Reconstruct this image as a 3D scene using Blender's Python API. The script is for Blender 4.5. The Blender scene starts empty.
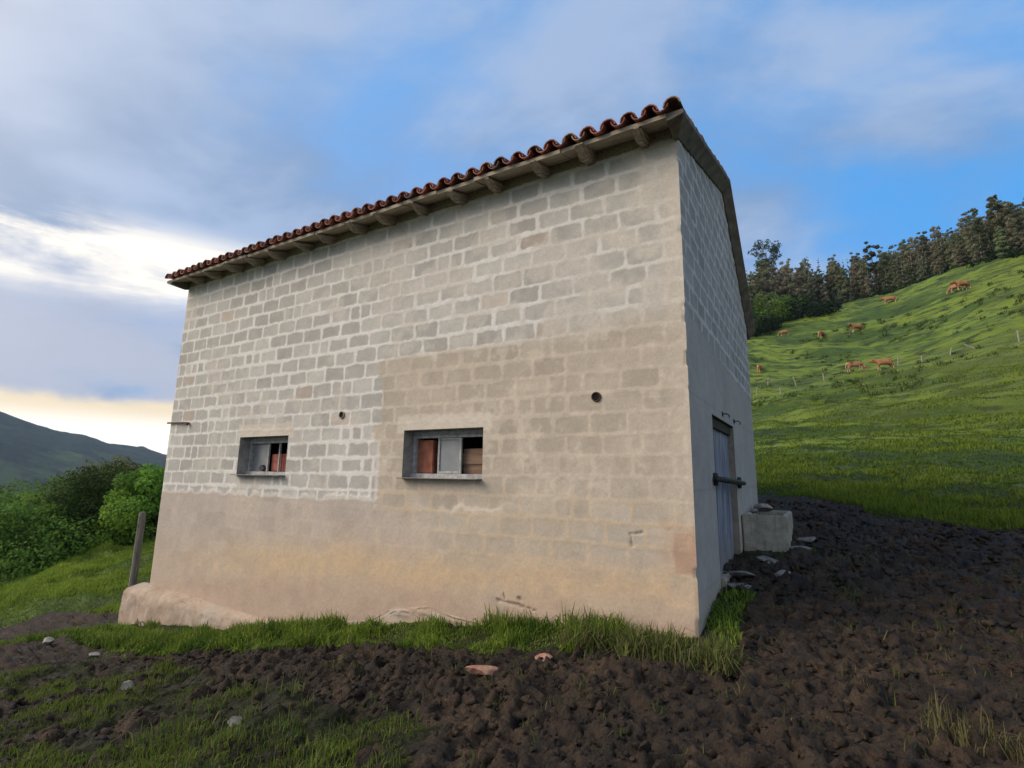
import bpy, bmesh, math, random
import numpy as np
from mathutils import Vector, Matrix
random.seed(7); rng=np.random.default_rng(11)
C=bpy.context.scene.collection; SC=bpy.context.scene
R=math.radians

# ------------------------------------------------------------------ camera
CAM=np.array([1.0482,-5.1251,1.3281]); FPX=517.57
YAW,PIT,ROL=.5355,.1781,.0156
_f=np.array([-math.sin(YAW)*math.cos(PIT),math.cos(YAW)*math.cos(PIT),math.sin(PIT)])
_r=np.array([math.cos(YAW),math.sin(YAW),0.]); _u=np.cross(_r,_f)
_r2=_r*math.cos(ROL)+_u*math.sin(ROL); _u2=-_r*math.sin(ROL)+_u*math.cos(ROL)
cd=bpy.data.cameras.new('camera'); cam=bpy.data.objects.new('camera',cd); C.objects.link(cam)
cd.sensor_width=36; cd.sensor_fit='HORIZONTAL'; cd.lens=36*FPX/1024; cd.clip_start=.05; cd.clip_end=9000
M=Matrix(((_r2[0],_u2[0],-_f[0],CAM[0]),(_r2[1],_u2[1],-_f[1],CAM[1]),(_r2[2],_u2[2],-_f[2],CAM[2]),(0,0,0,1)))
cam.matrix_world=M; SC.camera=cam
def ray(px,py):
    d=_f*FPX+_r2*(px-512)-_u2*(py-384); return d/np.linalg.norm(d)
def at(px,py,dist):
    r=ray(px,py); return CAM+r*dist/np.hypot(r[0],r[1])

# ------------------------------------------------------------------ light
SUN_AZ=R(-128); SUN_EL=R(32)       # azimuth measured from +Y towards +X
SUN_DIR=Vector((math.sin(SUN_AZ)*math.cos(SUN_EL),math.cos(SUN_AZ)*math.cos(SUN_EL),math.sin(SUN_EL)))
sl=bpy.data.lights.new('sun','SUN'); sl.energy=SUN_E=2.3; sl.angle=R(35); sl.color=(1,.875,.765)
so=bpy.data.objects.new('sun',sl); C.objects.link(so); so.rotation_euler=SUN_DIR.to_track_quat('Z','Y').to_euler()
SC.view_settings.view_transform='Standard'; SC.view_settings.look='None'; SC.view_settings.exposure=0.57; SC.view_settings.gamma=1
SC.render.engine='CYCLES'

class NT:
    """tiny node-tree helper"""
    def __init__(s,t): s.t=t; s.n=t.nodes; s.l=t.links
    def add(s,typ,ins=None,**kw):
        n=s.n.new(typ)
        for k,v in kw.items(): setattr(n,k,v)
        for k,v in (ins or {}).items():
            i=n.inputs[k]
            if isinstance(v,bpy.types.NodeSocket): s.l.new(v,i)
            else: i.default_value=v
        return n
    def math(s,op,a,b=0.,c=0.,clamp=False):
        n=s.add('ShaderNodeMath',{0:a,1:b,2:c},operation=op); n.use_clamp=clamp; return n.outputs[0]
    def vmath(s,op,a,b=(0,0,0)):
        n=s.add('ShaderNodeVectorMath',{0:a,1:b},operation=op); return n.outputs['Value' if op in('DOT_PRODUCT','LENGTH') else 'Vector']
    def mix(s,f,a,b,blend='MIX'):
        n=s.add('ShaderNodeMix',data_type='RGBA',blend_type=blend); n.clamp_factor=True
        for i,v in ((0,f),(6,a),(7,b)):
            if isinstance(v,bpy.types.NodeSocket): s.l.new(v,n.inputs[i])
            else:
                if i and len(v)==3: v=(*v,1)
                n.inputs[i].default_value=v
        return n.outputs[2]
    def noise(s,vec,scale,detail=4,rough=.55,dist=0.,out='Fac'):
        return s.add('ShaderNodeTexNoise',{'Vector':vec,'Scale':scale,'Detail':detail,'Roughness':rough,'Distortion':dist}).outputs[out]
    def ramp(s,f,a,b,c0=0.,c1=1.):
        return s.add('ShaderNodeMapRange',{0:f,1:a,2:b,3:c0,4:c1},interpolation_type='SMOOTHSTEP').outputs[0]

w=bpy.data.worlds.new('World'); SC.world=w; w.use_nodes=True
t=NT(w.node_tree); t.n.clear()
sky=t.add('ShaderNodeTexSky',sky_type='NISHITA',sun_disc=False,sun_elevation=SUN_EL,sun_rotation=SUN_AZ,altitude=300,air_density=1.0,dust_density=.6,ozone_density=1.5)
tc=t.add('ShaderNodeTexCoord').outputs['Generated']
sx=t.add('ShaderNodeSeparateXYZ',{0:tc}); dx,dy,dz=sx.outputs
den=t.math('ADD',t.math('MAXIMUM',dz,0.),.16)
px_=t.math('DIVIDE',dx,den); py_=t.math('DIVIDE',dy,den)
# rotate the cloud plane so streaks run along the valley
flat=t.add('ShaderNodeCombineXYZ',{0:t.math('ADD',t.math('MULTIPLY',px_,.72),t.math('MULTIPLY',py_,.22)),1:t.math('SUBTRACT',t.math('MULTIPLY',py_,.85),t.math('MULTIPLY',px_,.25)),2:0.}).outputs[0]
n1=t.noise(flat,.95,7,.52,.25); n2=t.noise(t.vmath('ADD',flat,(7.3,2.1,4)),2.0,8,.56,.25); n3=t.noise(t.vmath('ADD',flat,(1.3,9.1,2)),.55,3,.5,.3)
n4=t.noise(t.vmath('MULTIPLY',tc,(2.2,2.2,11.)),1.3,7,.6,.5)                    # long flat banks low over the valley
left=t.vmath('DOT_PRODUCT',tc,(-.80,.60,0))           # towards the bright end of the valley
lm=t.ramp(left,.25,.95)
az=t.math('POWER',t.math('MAXIMUM',t.vmath('DOT_PRODUCT',tc,(-.95,.31,.0)),0.),3.)
base=t.mix(.75,sky.outputs[0],(.40,3.6,8.9))     # deep evening blue between the clouds
base=t.mix(t.math('MULTIPLY',lm,.5),base,(2.6,4.2,7.2))
back=t.math('MAXIMUM',t.vmath('DOT_PRODUCT',tc,(.25,-.97,0)),0.)  # extra cloud cover added behind the camera, unseen, greys the blue fill light
cov=t.math('ADD',t.math('MULTIPLY',n1,.75),t.math('MULTIPLY',n2,.30))
cov=t.math('ADD',cov,t.math('ADD',t.math('MULTIPLY',t.vmath('DOT_PRODUCT',tc,(-.95,.10,0)),.085),t.math('MULTIPLY',back,.3)))
cov=t.ramp(cov,.455,.60)
cloud=t.mix(t.ramp(n2,.38,.62),(2.0,2.95,4.7),(3.45,4.4,6.2))
# sunlit cream edges, strongest low on the left
cream=t.math('MULTIPLY',az,t.ramp(t.math('ADD',t.math('MULTIPLY',n4,.65),t.math('MULTIPLY',n2,.35)),.43,.66))
hgt=t.math('MULTIPLY',t.ramp(dz,.395,.325),t.ramp(dz,.23,.295))
col=t.mix(t.math('MULTIPLY',cov,.9),base,cloud)
bank=t.math('MULTIPLY',t.math('MULTIPLY',az,t.ramp(dz,.33,.25)),t.ramp(n4,.66,.44))
col=t.mix(t.math('MULTIPLY',bank,.85,0,True),col,(4.0,4.4,5.7))
col=t.mix(t.math('MULTIPLY',t.math('MULTIPLY',cream,hgt),1.6,0,True),col,(11.2,10.3,8.9))
low=t.math('MULTIPLY',t.math('MULTIPLY',t.ramp(dz,.26,.17),t.ramp(dz,.07,.11)),lm)
col=t.mix(t.math('MULTIPLY',low,t.ramp(n4,.70,.45,0,.85)),col,(4.3,4.6,5.7))
# clear strip under the clouds along the horizon
strip=t.math('MULTIPLY',t.ramp(t.math('ADD',dz,t.math('MULTIPLY',t.math('SUBTRACT',n4,.5),.05)),.118,.098),lm)
stc=t.mix(t.ramp(dz,.060,.100),(12.2,11.5,10.2),(9.4,7.6,4.9))
col=t.mix(strip,col,stc)
lowb=t.math('POWER',t.math('SUBTRACT',1.,t.math('MINIMUM',t.math('ABSOLUTE',dz),1.)),9.)
hz2=t.math('MULTIPLY',t.math('MULTIPLY',lowb,t.ramp(left,.5,-.4)),.5,0,True)
col=t.mix(hz2,col,(5.6,7.2,9.4))
# cloud glow added around the sun, unseen behind the camera, brightens the front wall
sg=t.math('POWER',t.math('MAXIMUM',t.vmath('DOT_PRODUCT',tc,tuple(SUN_DIR)),0.),6.)
col=t.mix(t.math('MULTIPLY',sg,.85,0,True),col,(17,14.5,11.5))
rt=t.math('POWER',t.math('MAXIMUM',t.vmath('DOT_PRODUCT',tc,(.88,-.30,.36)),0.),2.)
col=t.mix(t.math('MULTIPLY',rt,.75,0,True),col,(7.4,7.4,7.5))      # added overcast, unseen to the right, lifts and greys the side wall
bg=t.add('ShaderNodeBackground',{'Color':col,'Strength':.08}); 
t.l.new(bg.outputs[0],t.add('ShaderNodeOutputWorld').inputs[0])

# ------------------------------------------------------------------ helpers
def mk(name,V,F,mats,parent=None,smooth=False,col=None,mi=None,fl=None):
    """ONE mesh object from arrays; col = per-vertex colour, fl = dict of per-vertex floats"""
    me=bpy.data.meshes.new(name); V=np.asarray(V,np.float32)
    if isinstance(F,np.ndarray):
        k=F.shape[1]; me.vertices.add(len(V)); me.vertices.foreach_set('co',V.ravel())
        me.loops.add(F.size); me.loops.foreach_set('vertex_index',F.astype(np.int32).ravel())
        me.polygons.add(len(F)); me.polygons.foreach_set('loop_start',np.arange(0,F.size,k,dtype=np.int32)); me.polygons.foreach_set('loop_total',np.full(len(F),k,np.int32))
        me.update(calc_edges=True)
    else: me.from_pydata([tuple(map(float,v)) for v in V],[],F); me.update()
    if mi is not None: me.polygons.foreach_set('material_index',np.asarray(mi,np.int32))
    if smooth: me.polygons.foreach_set('use_smooth',np.ones(len(me.polygons),bool))
    if col is not None:
        a=me.color_attributes.new('tint','FLOAT_COLOR','POINT'); c=np.ones((len(V),4),np.float32); c[:,:3]=col; a.data.foreach_set('color',c.ravel())
    for k_,v_ in (fl or {}).items():
        a=me.attributes.new(k_,'FLOAT','POINT'); a.data.foreach_set('value',np.asarray(v_,np.float32))
    for m in (mats if isinstance(mats,(list,tuple)) else [mats]): me.materials.append(m)
    o=bpy.data.objects.new(name,me); C.objects.link(o)
    if parent: o.parent=parent
    return o
class MB:
    """collects boxes, tubes, lathes for one mesh"""
    def __init__(s): s.v=[]; s.f=[]
    def add(s,V,F):
        b=len(s.v); s.v+= [tuple(map(float,v)) for v in V]; s.f+=[tuple(i+b for i in f) for f in F]; return s
    def box(s,c,d,rz=0.,rx=0.,ry=0.,bev=.0,jit=0.):
        bm=bmesh.new(); bmesh.ops.create_cube(bm,size=1)
        for v in bm.verts: v.co=Vector((v.co.x*d[0],v.co.y*d[1],v.co.z*d[2]))+Vector([random.uniform(-jit,jit) for _ in range(3)])
        if bev: bmesh.ops.bevel(bm,geom=list(bm.edges),offset=bev,segments=2,affect='EDGES')
        m=Matrix.Translation(c)@Matrix.Rotation(rz,4,'Z')@Matrix.Rotation(ry,4,'Y')@Matrix.Rotation(rx,4,'X')
        bm.transform(m); bm.verts.index_update(); s.add([v.co for v in bm.verts],[[v.index for v in f.verts] for f in bm.faces]); bm.free(); return s
    def tube(s,pts,rad,n=8,cap=True):
        pts=[Vector(p) for p in pts]; rad=rad if hasattr(rad,'__len__') else [rad]*len(pts)
        V=[];F=[]
        for i,p in enumerate(pts):
            d=(pts[min(i+1,len(pts)-1)]-pts[max(i-1,0)]).normalized()
            a=d.orthogonal().normalized() if i==0 else (a-d*a.dot(d)).normalized()
            b=d.cross(a)
            for k in range(n):
                q=2*math.pi*k/n; V.append(p+(a*math.cos(q)+b*math.sin(q))*rad[i])
        for i in range(len(pts)-1):
            for k in range(n): F.append((i*n+k,i*n+(k+1)%n,(i+1)*n+(k+1)%n,(i+1)*n+k))
        if cap: F.append(tuple(range(n))[::-1]); F.append(tuple((len(pts)-1)*n+k for k in range(n)))
        return s.add(V,F)
    def build(s,name,m,parent=None,smooth=False): return mk(name,s.v,s.f,m,parent,smooth)
def tag(o,label=None,cat=None,group=None,kind=None):
    for k,v in (('label',label),('category',cat),('group',group),('kind',kind)):
        if v: o[k]=v
    return o
def thing(name,label,cat,loc=(0,0,0),group=None):
    o=bpy.data.objects.new(name,None); o.empty_display_size=.2; C.objects.link(o); o.location=loc
    return tag(o,label,cat,group)
def dup(o,loc=None,rz=None,sc=None,label=None,parent=None):
    c=o.copy(); C.objects.link(c)
    if parent: c.parent=parent
    for ch in o.children: dup(ch,parent=c)
    if loc is not None: c.location=loc
    if rz is not None: c.rotation_euler[2]=rz
    if sc is not None: c.scale=sc
    if label: c['label']=label
    return c
# numpy noise
def _h(ix,iy,seed):
    n=(ix.astype(np.int64)*374761393+iy.astype(np.int64)*668265263+seed*1442695041)&0xffffffff
    n=((n^(n>>13))*1274126177)&0xffffffff; n=((n^(n>>16))*2246822519)&0xffffffff
    return ((n^(n>>15))&0xffffff)/float(0xffffff)
def vn(x,y,seed=0):
    ix=np.floor(x); iy=np.floor(y); fx=x-ix; fy=y-iy; fx=fx*fx*(3-2*fx); fy=fy*fy*(3-2*fy)
    a=_h(ix,iy,seed);b=_h(ix+1,iy,seed);c=_h(ix,iy+1,seed);d=_h(ix+1,iy+1,seed)
    return a+(b-a)*fx+(c-a)*fy+(a-b-c+d)*fx*fy
def fbm(x,y,oct=4,seed=0,gain=.5):
    s=0;a=1;t_=0
    for i in range(oct):
        s=s+a*vn(x*2**i+i*17.3,y*2**i-i*9.1,seed+i*31); t_+=a; a*=gain
    return s/t_
def sst(x,a,b):
    t_=np.clip((x-a)/(b-a),0,1); return t_*t_*(3-2*t_)
def lerp(a,b,t_): return a+(b-a)*t_

# ------------------------------------------------------------------ materials
def mat(name,build,rough=.9,spec=.3,bump=None):
    m=bpy.data.materials.new(name); m.use_nodes=True; t=NT(m.node_tree); bs=t.n['Principled BSDF']
    bs.inputs['Roughness'].default_value=rough; bs.inputs['Specular IOR Level'].default_value=spec
    oc=t.add('ShaderNodeTexCoord').outputs['Object']
    r=build(t,oc,bs)
    if isinstance(r,bpy.types.NodeSocket): t.l.new(r,bs.inputs['Base Color'])
    if bump:
        sc,st,dist=bump
        b=t.add('ShaderNodeBump',{'Strength':st,'Distance':dist,'Height':t.noise(oc,sc,6,.65)}); t.l.new(b.outputs[0],bs.inputs['Normal'])
    return m
def noisy(c0,c1,scale=6,detail=6,lo=.3,hi=.7): return lambda t,oc,bs: t.mix(t.ramp(t.noise(oc,scale,detail,.6),lo,hi),c0,c1)
def tinted(scale=20,amt=.35):
    def f(t,oc,bs):
        a=t.add('ShaderNodeAttribute',attribute_name='tint').outputs['Color']
        n=t.noise(oc,scale,6,.65); k=t.ramp(n,.2,.8,1-amt,1+amt)
        return t.mix(1.,a,t.add('ShaderNodeCombineColor',{0:k,1:k,2:k}).outputs[0],'MULTIPLY')
    return f
def leafy(trans=.25):
    def f(t,oc,bs):
        a=t.add('ShaderNodeAttribute',attribute_name='tint').outputs['Color']
        oi=t.add('ShaderNodeObjectInfo').outputs['Random']
        k=t.ramp(oi,0,1,.75,1.25); c=t.mix(1.,a,t.add('ShaderNodeCombineColor',{0:k,1:k,2:k}).outputs[0],'MULTIPLY')
        t.l.new(c,bs.inputs['Base Color'])
        tr=t.add('ShaderNodeBsdfTranslucent',{'Color':c}); mx=t.add('ShaderNodeMixShader',{0:trans,1:bs.outputs[0],2:tr.outputs[0]})
        t.l.new(mx.outputs[0],t.n['Material Output'].inputs[0])
    return f
MAT={}
MAT['wall']=mat('rough_block_wall',tinted(38,.10),.95,.15,bump=(60,.22,.008))
MAT['concrete']=mat('weathered_concrete',noisy((.20,.185,.155),(.33,.30,.25),5,8),.95,.2,bump=(45,.5,.01))
def _foot(t,oc,bs):
    a=t.noise(oc,3.5,8,.62); b=t.noise(oc,1.3,6,.6); z=t.noise(oc,16,7,.7)
    c=t.mix(t.ramp(a,.35,.65),(.33,.25,.185),(.45,.355,.27)); c=t.mix(t.ramp(b,.50,.62,0,.75),c,(.40,.345,.28))
    return t.mix(t.ramp(t.math('ADD',t.math('MULTIPLY',z,.6),t.math('MULTIPLY',a,.4)),.56,.66,0,.6),c,(.19,.15,.115))
MAT['footing']=mat('footing_concrete',_foot,.95,.2,bump=(22,.55,.02))
MAT['reveal']=mat('grey_render',noisy((.22,.215,.21),(.33,.325,.31),8,6),.95,.15,bump=(40,.4,.01))
MAT['tile']=mat('clay_tile',tinted(22,.5),.8,.3,bump=(60,.4,.006))
def _wood(c0,c1,st=(1,14,14)):
    def f(t,oc,bs):
        v=t.vmath('MULTIPLY',oc,st); n=t.noise(v,2.2,7,.65,.4); return t.mix(t.ramp(n,.3,.72),c0,c1)
    return f
MAT['deck']=mat('eaves_board',_wood((.27,.23,.17),(.45,.39,.30),(2,10,10)),.85,.2,bump=(30,.3,.01))
MAT['rafter']=mat('rafter_wood',_wood((.21,.18,.135),(.43,.37,.29),(14,1.5,14)),.85,.2,bump=(30,.4,.01))
MAT['post']=mat('grey_post_wood',_wood((.10,.095,.08),(.24,.22,.18),(14,14,1)),.9,.2,bump=(25,.6,.01))
MAT['stake']=mat('pale_stake_wood',_wood((.20,.185,.15),(.36,.33,.27),(8,8,1)),.9,.2)
MAT['frame']=mat('grey_window_frame',noisy((.22,.22,.22),(.42,.415,.40),16,7),.7,.3,bump=(40,.2,.005))
MAT['glass']=mat('dusty_pane',noisy((.17,.18,.19),(.26,.27,.28),3,6),.35,.5)
MAT['dark']=mat('painted_shade',noisy((.008,.008,.008),(.016,.015,.014),4,3),.95,.1)  # near-black colour painted in for the shade inside barn and pipes
MAT['redclay']=mat('red_clay_block',noisy((.22,.075,.045),(.36,.15,.095),7,6),.9,.2,bump=(30,.4,.01))
MAT['board']=mat('brown_board',_wood((.14,.085,.055),(.24,.16,.11),(1,1,12)),.85,.2)
MAT['redboard']=mat('red_board',_wood((.24,.07,.05),(.36,.13,.095),(2,2,8)),.85,.2)
MAT['rust']=mat('rusty_iron',noisy((.05,.028,.02),(.13,.06,.035),20,6),.85,.3)
MAT['iron']=mat('dark_iron',noisy((.02,.02,.022),(.05,.045,.04),15,6),.7,.4)
def _door(t,oc,bs):
    n=t.noise(t.vmath('MULTIPLY',oc,(3,5,.8)),2.5,7,.65,.3); c=t.mix(t.ramp(n,.35,.7),(.125,.15,.23),(.32,.345,.42))
    z=t.add('ShaderNodeSeparateXYZ',{0:oc}).outputs[2]; n2=t.noise(oc,9,6,.7)
    return t.mix(t.math('MULTIPLY',t.ramp(z,.9,.2),t.ramp(n2,.3,.65)),c,(.27,.24,.20))
MAT['door']=mat('weathered_blue_door',_door,.6,.4,bump=(18,.2,.01))
def _trough(t,oc,bs):
    n=t.noise(oc,6,8,.65); c=t.mix(t.ramp(n,.3,.7),(.25,.235,.19),(.42,.40,.335))
    return t.mix(t.ramp(t.noise(t.vmath('MULTIPLY',oc,(9,9,1.2)),1.5,5,.6),.5,.75),c,(.16,.165,.12))
MAT['trough']=mat('mossy_trough_concrete',_trough,.95,.2,bump=(40,.6,.012))
MAT['water']=mat('trough_water',lambda t,oc,bs:t.mix(.5,(.02,.022,.018),(.02,.022,.018)),.08,.5)
MAT['stone']=mat('pale_stone',noisy((.15,.14,.125),(.34,.325,.29),9,7),.95,.2,bump=(30,.7,.02))
MAT['greystone']=mat('grey_stone',noisy((.10,.095,.085),(.22,.21,.19),9,7),.95,.2,bump=(30,.7,.02))
MAT['redstone']=mat('reddish_stone',noisy((.25,.12,.085),(.42,.25,.18),9,7),.95,.2,bump=(30,.7,.02))
MAT['blade']=mat('grass_blade',leafy(.3),.75,.15)
MAT['leaf']=mat('leaf',leafy(.42),.75,.15)
MAT['bark']=mat('bark',_wood((.07,.06,.05),(.17,.15,.125),(6,6,1)),.95,.1)
MAT['palebark']=mat('pale_bark',_wood((.16,.14,.12),(.36,.32,.28),(6,6,.6)),.95,.1)
HAZE=0.00018
CP=np.array([
# near the barn
(0,0,-.05),(-.5,-.1,-.10),(-1.5,-.1,-.20),(-3,-.1,-.36),(-4.5,-.1,-.62),(-6,0,-.86),(-8,0,-1.12),(-9.6,-.1,-1.30),
(.1,1.2,.2),(.1,3.1,.38),(.6,3.1,.40),(.3,4.6,.62),(.2,6.6,.98),(2.4,6.2,.80),(3.6,5.8,.68),(5.5,5.2,.62),
(1.5,.5,.03),(3,1,.10),(1.05,-5.1,-.26),(.5,-2,-.16),(2,-1.5,-.05),(4,-1,.1),(3,-5,-.1),(-1.1,-1.8,-.26),
(-2.9,-3.8,-.50),(-4.5,-2.2,-.66),(-1.5,-6,-.45),(-6.5,-2,-.9),(-8.6,-2.2,-1.0),(-8,-5,-1.05),(-11,-1,-1.55),(-11,1.5,-1.2),
(-13,-3,-1.85),(-17,3.5,-1.0),(-16,0,-1.75),(-19.5,3,-1.45),(-18.5,0,-2.0),(-23,3,-2.7),(-20,-8,-3.8),(-30,4,-6.2),(-30,15,-3.5),(-45,10,-11),(-70,20,-19),(-110,20,-32),(-180,20,-45),(-260,20,-55),(-260,-150,-75),(-260,260,-30),(-60,-60,-30),(-150,-120,-60),(-30,-30,-10),
(-4,6,.3),(-9,7,-.3),(-10,14,1.2),
# pasture to the right
(1,9,1.35),(4,9,1.3),(1.5,14,2.3),(5,14,2.35),(3,22,4.0),(9,20,4.2),(3.5,35,7.2),(12,33,8.6),(-3.5,50,9.5),(5,54,11.4),(16,50,13.0),
(8,68,18.0),(11.5,84,27.3),(17.2,72,24.2),(-6,80,23.6),(-8,98,30.3),(5,92,29.4),(26,88,33.2),(21,80,29.6),(40,75,32),(0,125,37),(32,112,39),(60,110,44),(20,160,46),(-60,120,24),(-60,70,9),(-30,40,5),
(20,5,2.5),(20,-20,.5),(40,20,9),(40,45,20),(80,60,38),(160,120,60),(160,0,20),(160,-150,-5),(20,-60,-8),(160,260,70),(-60,260,35),(30,260,55),
],float)
def _tps(r2): return np.where(r2>0,.5*r2*np.log(np.maximum(r2,1e-12)),0.)
def _fit():
    n=len(CP); X=CP[:,:2]/30.0
    K=_tps(((X[:,None]-X[None])**2).sum(-1))+np.eye(n)*2e-5
    Pm=np.c_[np.ones(n),X]; A=np.zeros((n+3,n+3)); A[:n,:n]=K; A[:n,n:]=Pm; A[n:,:n]=Pm.T
    return X,np.linalg.solve(A,np.r_[CP[:,2],0,0,0])
TX,TW=_fit()
def base_h(x,y):
    x=np.atleast_1d(np.asarray(x,float)); y=np.atleast_1d(np.asarray(y,float)); sh=x.shape
    xf=x.ravel(); yf=y.ravel()
    xc=np.clip(xf,-255,158); yc=np.clip(yf,-148,255)
    z=np.full(xc.shape,TW[len(TX)]); X=xc/30; Y=yc/30
    z=z+TW[-2]*X+TW[-1]*Y
    for i in range(len(TX)): z=z+TW[i]*_tps((X-TX[i,0])**2+(Y-TX[i,1])**2)
    out=np.hypot(xf-xc,yf-yc)
    z=z+(-60-z)*np.clip(out/700,0,1)
    return z.reshape(sh)

# ------------------------------------------------------------------ ground
def hit(px,py,tmax=400):
    r=ray(px,py); tt=np.concatenate([np.arange(1,20,.02),np.arange(20,tmax,.1)]); p=CAM+r*tt[:,None]
    d=p[:,2]-base_h(p[:,0],p[:,1]); i=int(np.argmax(d<0))
    return p[i] if d[i]<0 else hit(px,py+2,tmax)         # above the skyline: take the crest
STX=[-14,-9.5,-7,-4,-2,-1.1,-.5,.1,.35]; STY=[.8,1.9,1.55,.95,.85,.62,.42,.30,.2]
def grass_mask(x,y):
    n=fbm(x*.9,y*.9,4,3)-.5; nf=fbm(x*3.5,y*3.5,3,9)-.5
    S=np.interp(x,STX,STY)
    strip=sst(y+S+n*.55+nf*.35,-.12,.14)*(x<.32+nf*.2)*(y<.6)
    side=(x<.30+n*.3+nf*.2)*(x>-.6)*(y>-.3)*(y<1.0+n*.5)*1.0
    tf=((x>.08)&(x<.5)&(y>2.62+nf*.2)&(y<3.12))*1.0
    B=np.interp(x,[-1,.6,2.1,3.5,6,12],[6.9,6.5,5.8,5.35,4.6,2.5])
    hill=sst(y-B+n*1.6+nf*.7,-.35,.45)
    leftm=sst(-x-10.0+n*2.2-(y-.2)*1.2,-.3,.5)*sst(y+1.4+n*.8,-.2,.4)            # beyond the left mud patch
    lmud=sst(1.25-np.hypot((x+10.6)/2.3,(y+.55)/.75)+n*.9+nf*.4,0,.3)
    d=(y+1.55)+.09*(x+7)                                      # below this line: patchy turf
    pt=sst(-d+n*1.3,-.1,.7)*sst(-x-.9+n*1.6-.45*(y+2.6),-.2,1.0)
    pat=pt*sst(n+1.1*nf,-.17,.03)
    far=sst(np.maximum(-x-12.5,-y-9),0,1.5)
    rt=sst(x-3.2-.4*(y+1),0,1.2)*sst(n+nf,.02,.2)*(y<3)*.9
    g=np.maximum.reduce([strip*(1-.0*lmud),side,tf,hill,leftm,pat,far,rt])
    g=g*(1-lmud*(y>-1.8)*(x<-7.6)*.97)
    return np.clip(g,0,1)
def axis(a,b,step,lo,hi,g,cap_d,cap):
    mid=list(np.arange(a,b,step)); 
    def grow(d_end):
        out=[];s=step;p=0
        while p<d_end:
            s=s*g
            if p<cap_d: s=min(s,cap)
            p+=s; out.append(p)
        return out
    return np.array([a-v for v in grow(a-lo)][::-1]+mid+[b+v for v in grow(hi-b)])
# hoof prints
def hoofs(x,y,step):
    z=np.zeros_like(x); return z
def ground_h(x,y,detail=True):
    z=base_h(x,y)
    r=np.hypot(x-CAM[0],y-CAM[1])
    g=grass_mask(x,y)
    # terracettes trodden along the slope
    al=x*.83-y*.30; up=x*.30+y*.95
    t1=fbm(al*.10+5,up*.42,4,21)-.5; t2=fbm(al*.35,up*1.1,3,41)-.5
    amp=sst(y,8,26)*sst(150-r,0,40)
    z=z+amp*(t1*1.5+t2*.8+(fbm(al*.5,up*2.6,2,43)-.5)*.30)
    tl=sst(-x,11,18)*sst(120-r,0,60); z=z+tl*(t2*.8)
    z=z+(1-amp)*g*sst(40-r,0,20)*((fbm(x*1.6,y*1.6,3,51)-.5)*np.where(y>4,.34,.16)+(fbm(x*4.5,y*4.5,2,52)-.5)*np.where(y>4,.12,.05))*sst(np.abs(y)+np.abs(x),.5,3)
    m=(1-g*np.where((y<-1.2)&(x<1),.45,1.))*sst(26-r,0,10)
    # clods: billowed noise at three sizes
    wx=x+(fbm(x*3,y*3,2,61)-.5)*.25; wy=y+(fbm(x*3+9,y*3,2,62)-.5)*.25
    b1=np.abs(fbm(wx*2.6,wy*2.6,2,71)-.5)*2; b2=np.abs(vn(wx*7.5,wy*7.5,72)-.5)*2; b3=np.abs(vn(wx*17,wy*17,73)-.5)*2; b4=vn(wx*38,wy*38,74)
    z=z+m*(.085*(b1-.35)+.060*(b2-.45)+.058*(b3-.45)+.034*(b4-.5)+.07*(fbm(x*5,y*5,4,77,.65)-.5)) 
    z=z+g*sst(12-r,0,4)*.035*(b2-.5)
    return z,g
ax=axis(-5,2.6,.021,-2600,2600,1.022,62,.62); ay=axis(-4.2,.2,.021,-2600,2600,1.022,112,.55)
GX,GY=np.meshgrid(ax,ay); gz,gg=ground_h(GX.ravel(),GY.ravel())
gx=GX.ravel(); gy=GY.ravel()
# hoof prints pressed into the mud
nh=1500; hx=rng.uniform(-6,5,nh); hy=rng.uniform(-4.4,5.5,nh)
for i in range(nh):
    a0=np.searchsorted(ax,hx[i]-.17);a1=np.searchsorted(ax,hx[i]+.17);b0=np.searchsorted(ay,hy[i]-.17);b1=np.searchsorted(ay,hy[i]+.17)
    if a1<=a0 or b1<=b0: continue
    idx=(np.arange(b0,b1)[:,None]*len(ax)+np.arange(a0,a1)[None]).ravel()
    ca,sa=math.cos(i*1.7),math.sin(i*1.7); u=(gx[idx]-hx[i])*ca+(gy[idx]-hy[i])*sa; v=-(gx[idx]-hx[i])*sa+(gy[idx]-hy[i])*ca
    d=np.hypot(u/.062,v/.08); gz[idx]+=(1-gg[idx])*(-.062*np.exp(-(d**4))+.028*np.exp(-((d-1.45)/.35)**2))*(.6+.5*math.sin(i*3.3))
n0,n1_=len(ay),len(ax); ii=(np.arange(n0-1)[:,None]*n1_+np.arange(n1_-1)[None]).ravel()
GF=np.c_[ii,ii+1,ii+1+n1_,ii+n1_]
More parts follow.
